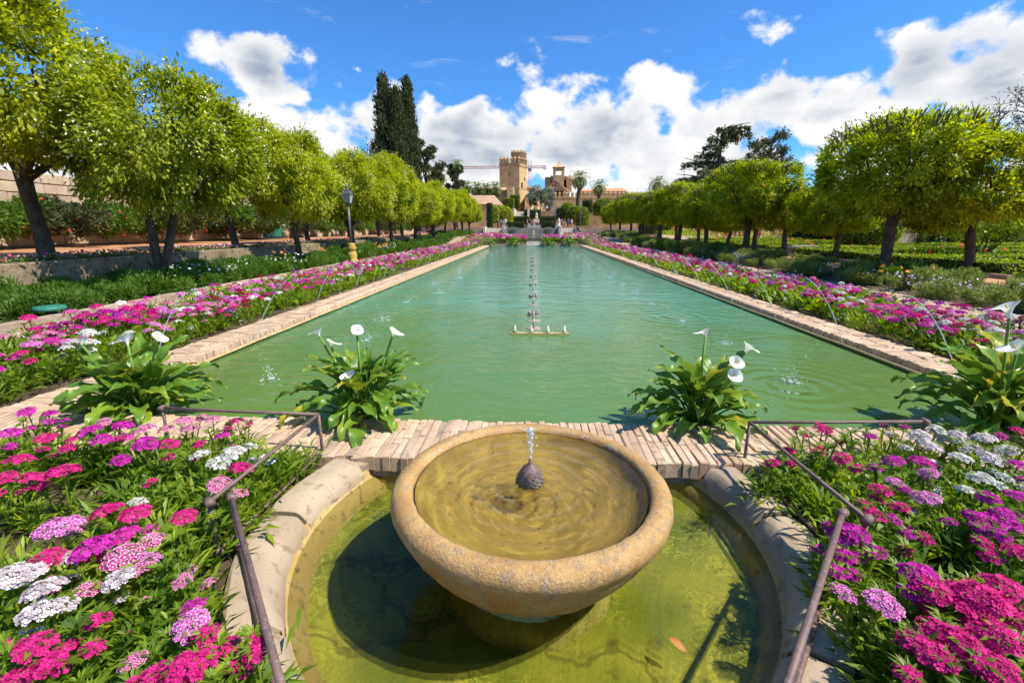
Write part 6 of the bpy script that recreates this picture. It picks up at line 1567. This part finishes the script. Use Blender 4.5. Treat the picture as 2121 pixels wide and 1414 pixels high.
# ================================================================== PEOPLE
def person_mesh(pose, seed):
    r_ = random.Random(seed); J = {'pel': (0, 0, .93), 'sp': (0, .01, 1.18), 'ch': (0, .0, 1.38), 'nk': (0, 0, 1.50), 'hd': (0, -.02, 1.60), 'tp': (0, -.01, 1.73)}
    s = .10 if pose == 'walk' else .0
    for q, n in ((-1, 'l'), (1, 'r')):
        J['h' + n] = (q * .10, 0, .90); J['k' + n] = (q * .11, -.05 - q * s * .8, .50); J['a' + n] = (q * .11, .02 - q * s * 2.0 + (.02), .09); J['f' + n] = (q * .12, -.14 - q * s * 2.0, .04)
        J['s' + n] = (q * .19, 0, 1.40); J['e' + n] = (q * .25, .03 + q * s, 1.12); J['w' + n] = (q * .23, -.08 + q * s * 1.8, .90); J['g' + n] = (q * .225, -.11 + q * s * 1.9, .80)
    if pose == 'sit':
        for n, q in (('l', -1), ('r', 1)):
            J['k' + n] = (q * .12, -.44, .88); J['a' + n] = (q * .12, -.46, .46); J['f' + n] = (q * .12, -.60, .42); J['w' + n] = (q * .18, -.26, 1.0); J['g' + n] = (q * .14, -.36, .97)
    rad = {'pel': .15, 'sp': .14, 'ch': .16, 'nk': .06, 'hd': .095, 'tp': .07}
    for n in 'lr': rad.update({'h' + n: .10, 'k' + n: .065, 'a' + n: .045, 'f' + n: .04, 's' + n: .065, 'e' + n: .045, 'w' + n: .032, 'g' + n: .035})
    E_ = [('pel', 'sp'), ('sp', 'ch'), ('ch', 'nk'), ('nk', 'hd'), ('hd', 'tp')] + [e for n in 'lr' for e in (('pel', 'h' + n), ('h' + n, 'k' + n), ('k' + n, 'a' + n), ('a' + n, 'f' + n), ('ch', 's' + n), ('s' + n, 'e' + n), ('e' + n, 'w' + n), ('w' + n, 'g' + n))]
    ks = list(J); me = bpy.data.meshes.new('p'); me.from_pydata([J[k] for k in ks], [(ks.index(a), ks.index(b)) for a, b in E_], []); ob = bpy.data.objects.new('p', me); COL.objects.link(ob)
    ob.modifiers.new('s', 'SKIN'); sv_ = me.skin_vertices[0].data
    for i, k in enumerate(ks): sv_[i].radius = (rad[k], rad[k] * (.75 if k in ('pel', 'sp', 'ch') else 1)); sv_[i].use_root = (k == 'pel')
    ob.modifiers.new('u', 'SUBSURF').levels = 1
    dg = bpy.context.evaluated_depsgraph_get(); m2 = bpy.data.meshes.new_from_object(ob.evaluated_get(dg)); bpy.data.objects.remove(ob); m2.name = 'body'
    m2.materials.clear()
    for k in ('skin', 'shirt', 'trousers'): m2.materials.append(M[k])
    for p in m2.polygons:
        c = p.center; a = 1 if c.z > .93 and c.z < 1.48 else 2
        if c.z >= 1.47 or (abs(c.x) > .19 and c.z < 1.02): a = 0
        if pose == 'sit' and c.y < -.2 and c.z > .96: a = 0
        p.material_index = a; p.use_smooth = True
    return m2
M['skin'] = plain('skin', (.52, .30, .20), .6); M['shirt'] = plain('shirt', (.3, .3, .35), .8); M['trousers'] = plain('trousers', (.05, .06, .10), .8)
PM = {k: person_mesh(k, 1) for k in ('stand', 'walk', 'sit')}
HAIR = MB().ball((0, .012, 1.665), .098, 10, 1.0).mesh('hair', plain('dark_hair', (.04, .025, .015), .7), True)
PN = 0
def person(px, py_feet, Y, pose, shirt, trous, lab, rot=0., z=None):
    global PN
    p = atY(px, py_feet, Y); t = thing('person', lab, 'person', (p[0], Y, p[2] if z is None else z), rot); b = link('body', PM[pose], t)
    for i, c in ((1, shirt), (2, trous)):
        PN += 1; b.material_slots[i].link = 'OBJECT'; b.material_slots[i].material = plain('cloth', c, .85)
    link('hair', HAIR, t)
NV, BK, GY, WT, RD, PK, BLU, TN, KH = (.03, .04, .10), (.015, .015, .018), (.25, .25, .27), (.75, .75, .74), (.5, .03, .03), (.65, .04, .22), (.06, .14, .38), (.45, .33, .2), (.28, .24, .15)
Z1 = 1.852
person(1038, 472, 89.0, 'walk', (.3, .35, .45), NV, 'person in grey-blue top and dark jeans at the top of the steps', 2.6, Z1)
person(1045, 472, 89.5, 'stand', (.55, .65, .75), (.25, .03, .04), 'person in pale blue jacket and dark red trousers at the top of the steps', .4, Z1)
person(1031, 472, 92, 'stand', BK, BK, 'person in black beside the orange trees at the top of the steps', 1., Z1)
person(1092, 470, 92, 'walk', PK, BK, 'person in magenta top walking by the urn fountain', 1.2, Z1)
person(1098, 470, 91, 'stand', BK, GY, 'person in black beside the magenta top at the urn fountain', .2, Z1)
person(1112, 468, 93, 'stand', (.5, .08, .12), NV, 'person in red top right of the urn fountain', .2, Z1)
person(1176.5, 472, 88, 'walk', BLU, NV, 'person in blue jacket walking on the terrace by the steps', -.5, Z1)
person(1184, 472, 88.4, 'walk', (.62, .28, .33), (.35, .2, .2), 'person in pink top carrying on beside the blue jacket', .6, Z1)
person(1163, 474, 87, 'stand', GY, BK, 'person in grey standing by the pale statue', 2., Z1)
person(1157, 480, 84.8, 'sit', WT, BLU, 'person in white top sitting on the flank of the steps', .3, 1.25)
person(1197, 482, 83.4, 'sit', BK, BK, 'person in black sitting at the foot of the pruned trees', .8, .55)
person(1092, 434, 140, 'stand', RD, NV, 'person in red on the upper terrace under the tower', 0., 6.2)
person(1096, 434, 141, 'walk', WT, NV, 'person in white on the upper terrace under the tower', .5, 6.2)
person(1107, 434, 139, 'stand', NV, BK, 'person in navy before the olive tree', 0., 6.2)
person(1111, 433, 140, 'walk', BK, NV, 'tall person in black before the olive tree', 1., 6.2)
person(1125, 443, 131, 'stand', GY, NV, 'person in grey on the upper terrace near the hedge block', 0., 6.2)
person(1133, 443, 131, 'walk', WT, BLU, 'person in white and blue on the upper terrace near the hedge block', .9, 6.2)
person(1139, 443, 132, 'stand', BLU, BK, 'person in blue on the upper terrace below the wall', 2., 6.2)
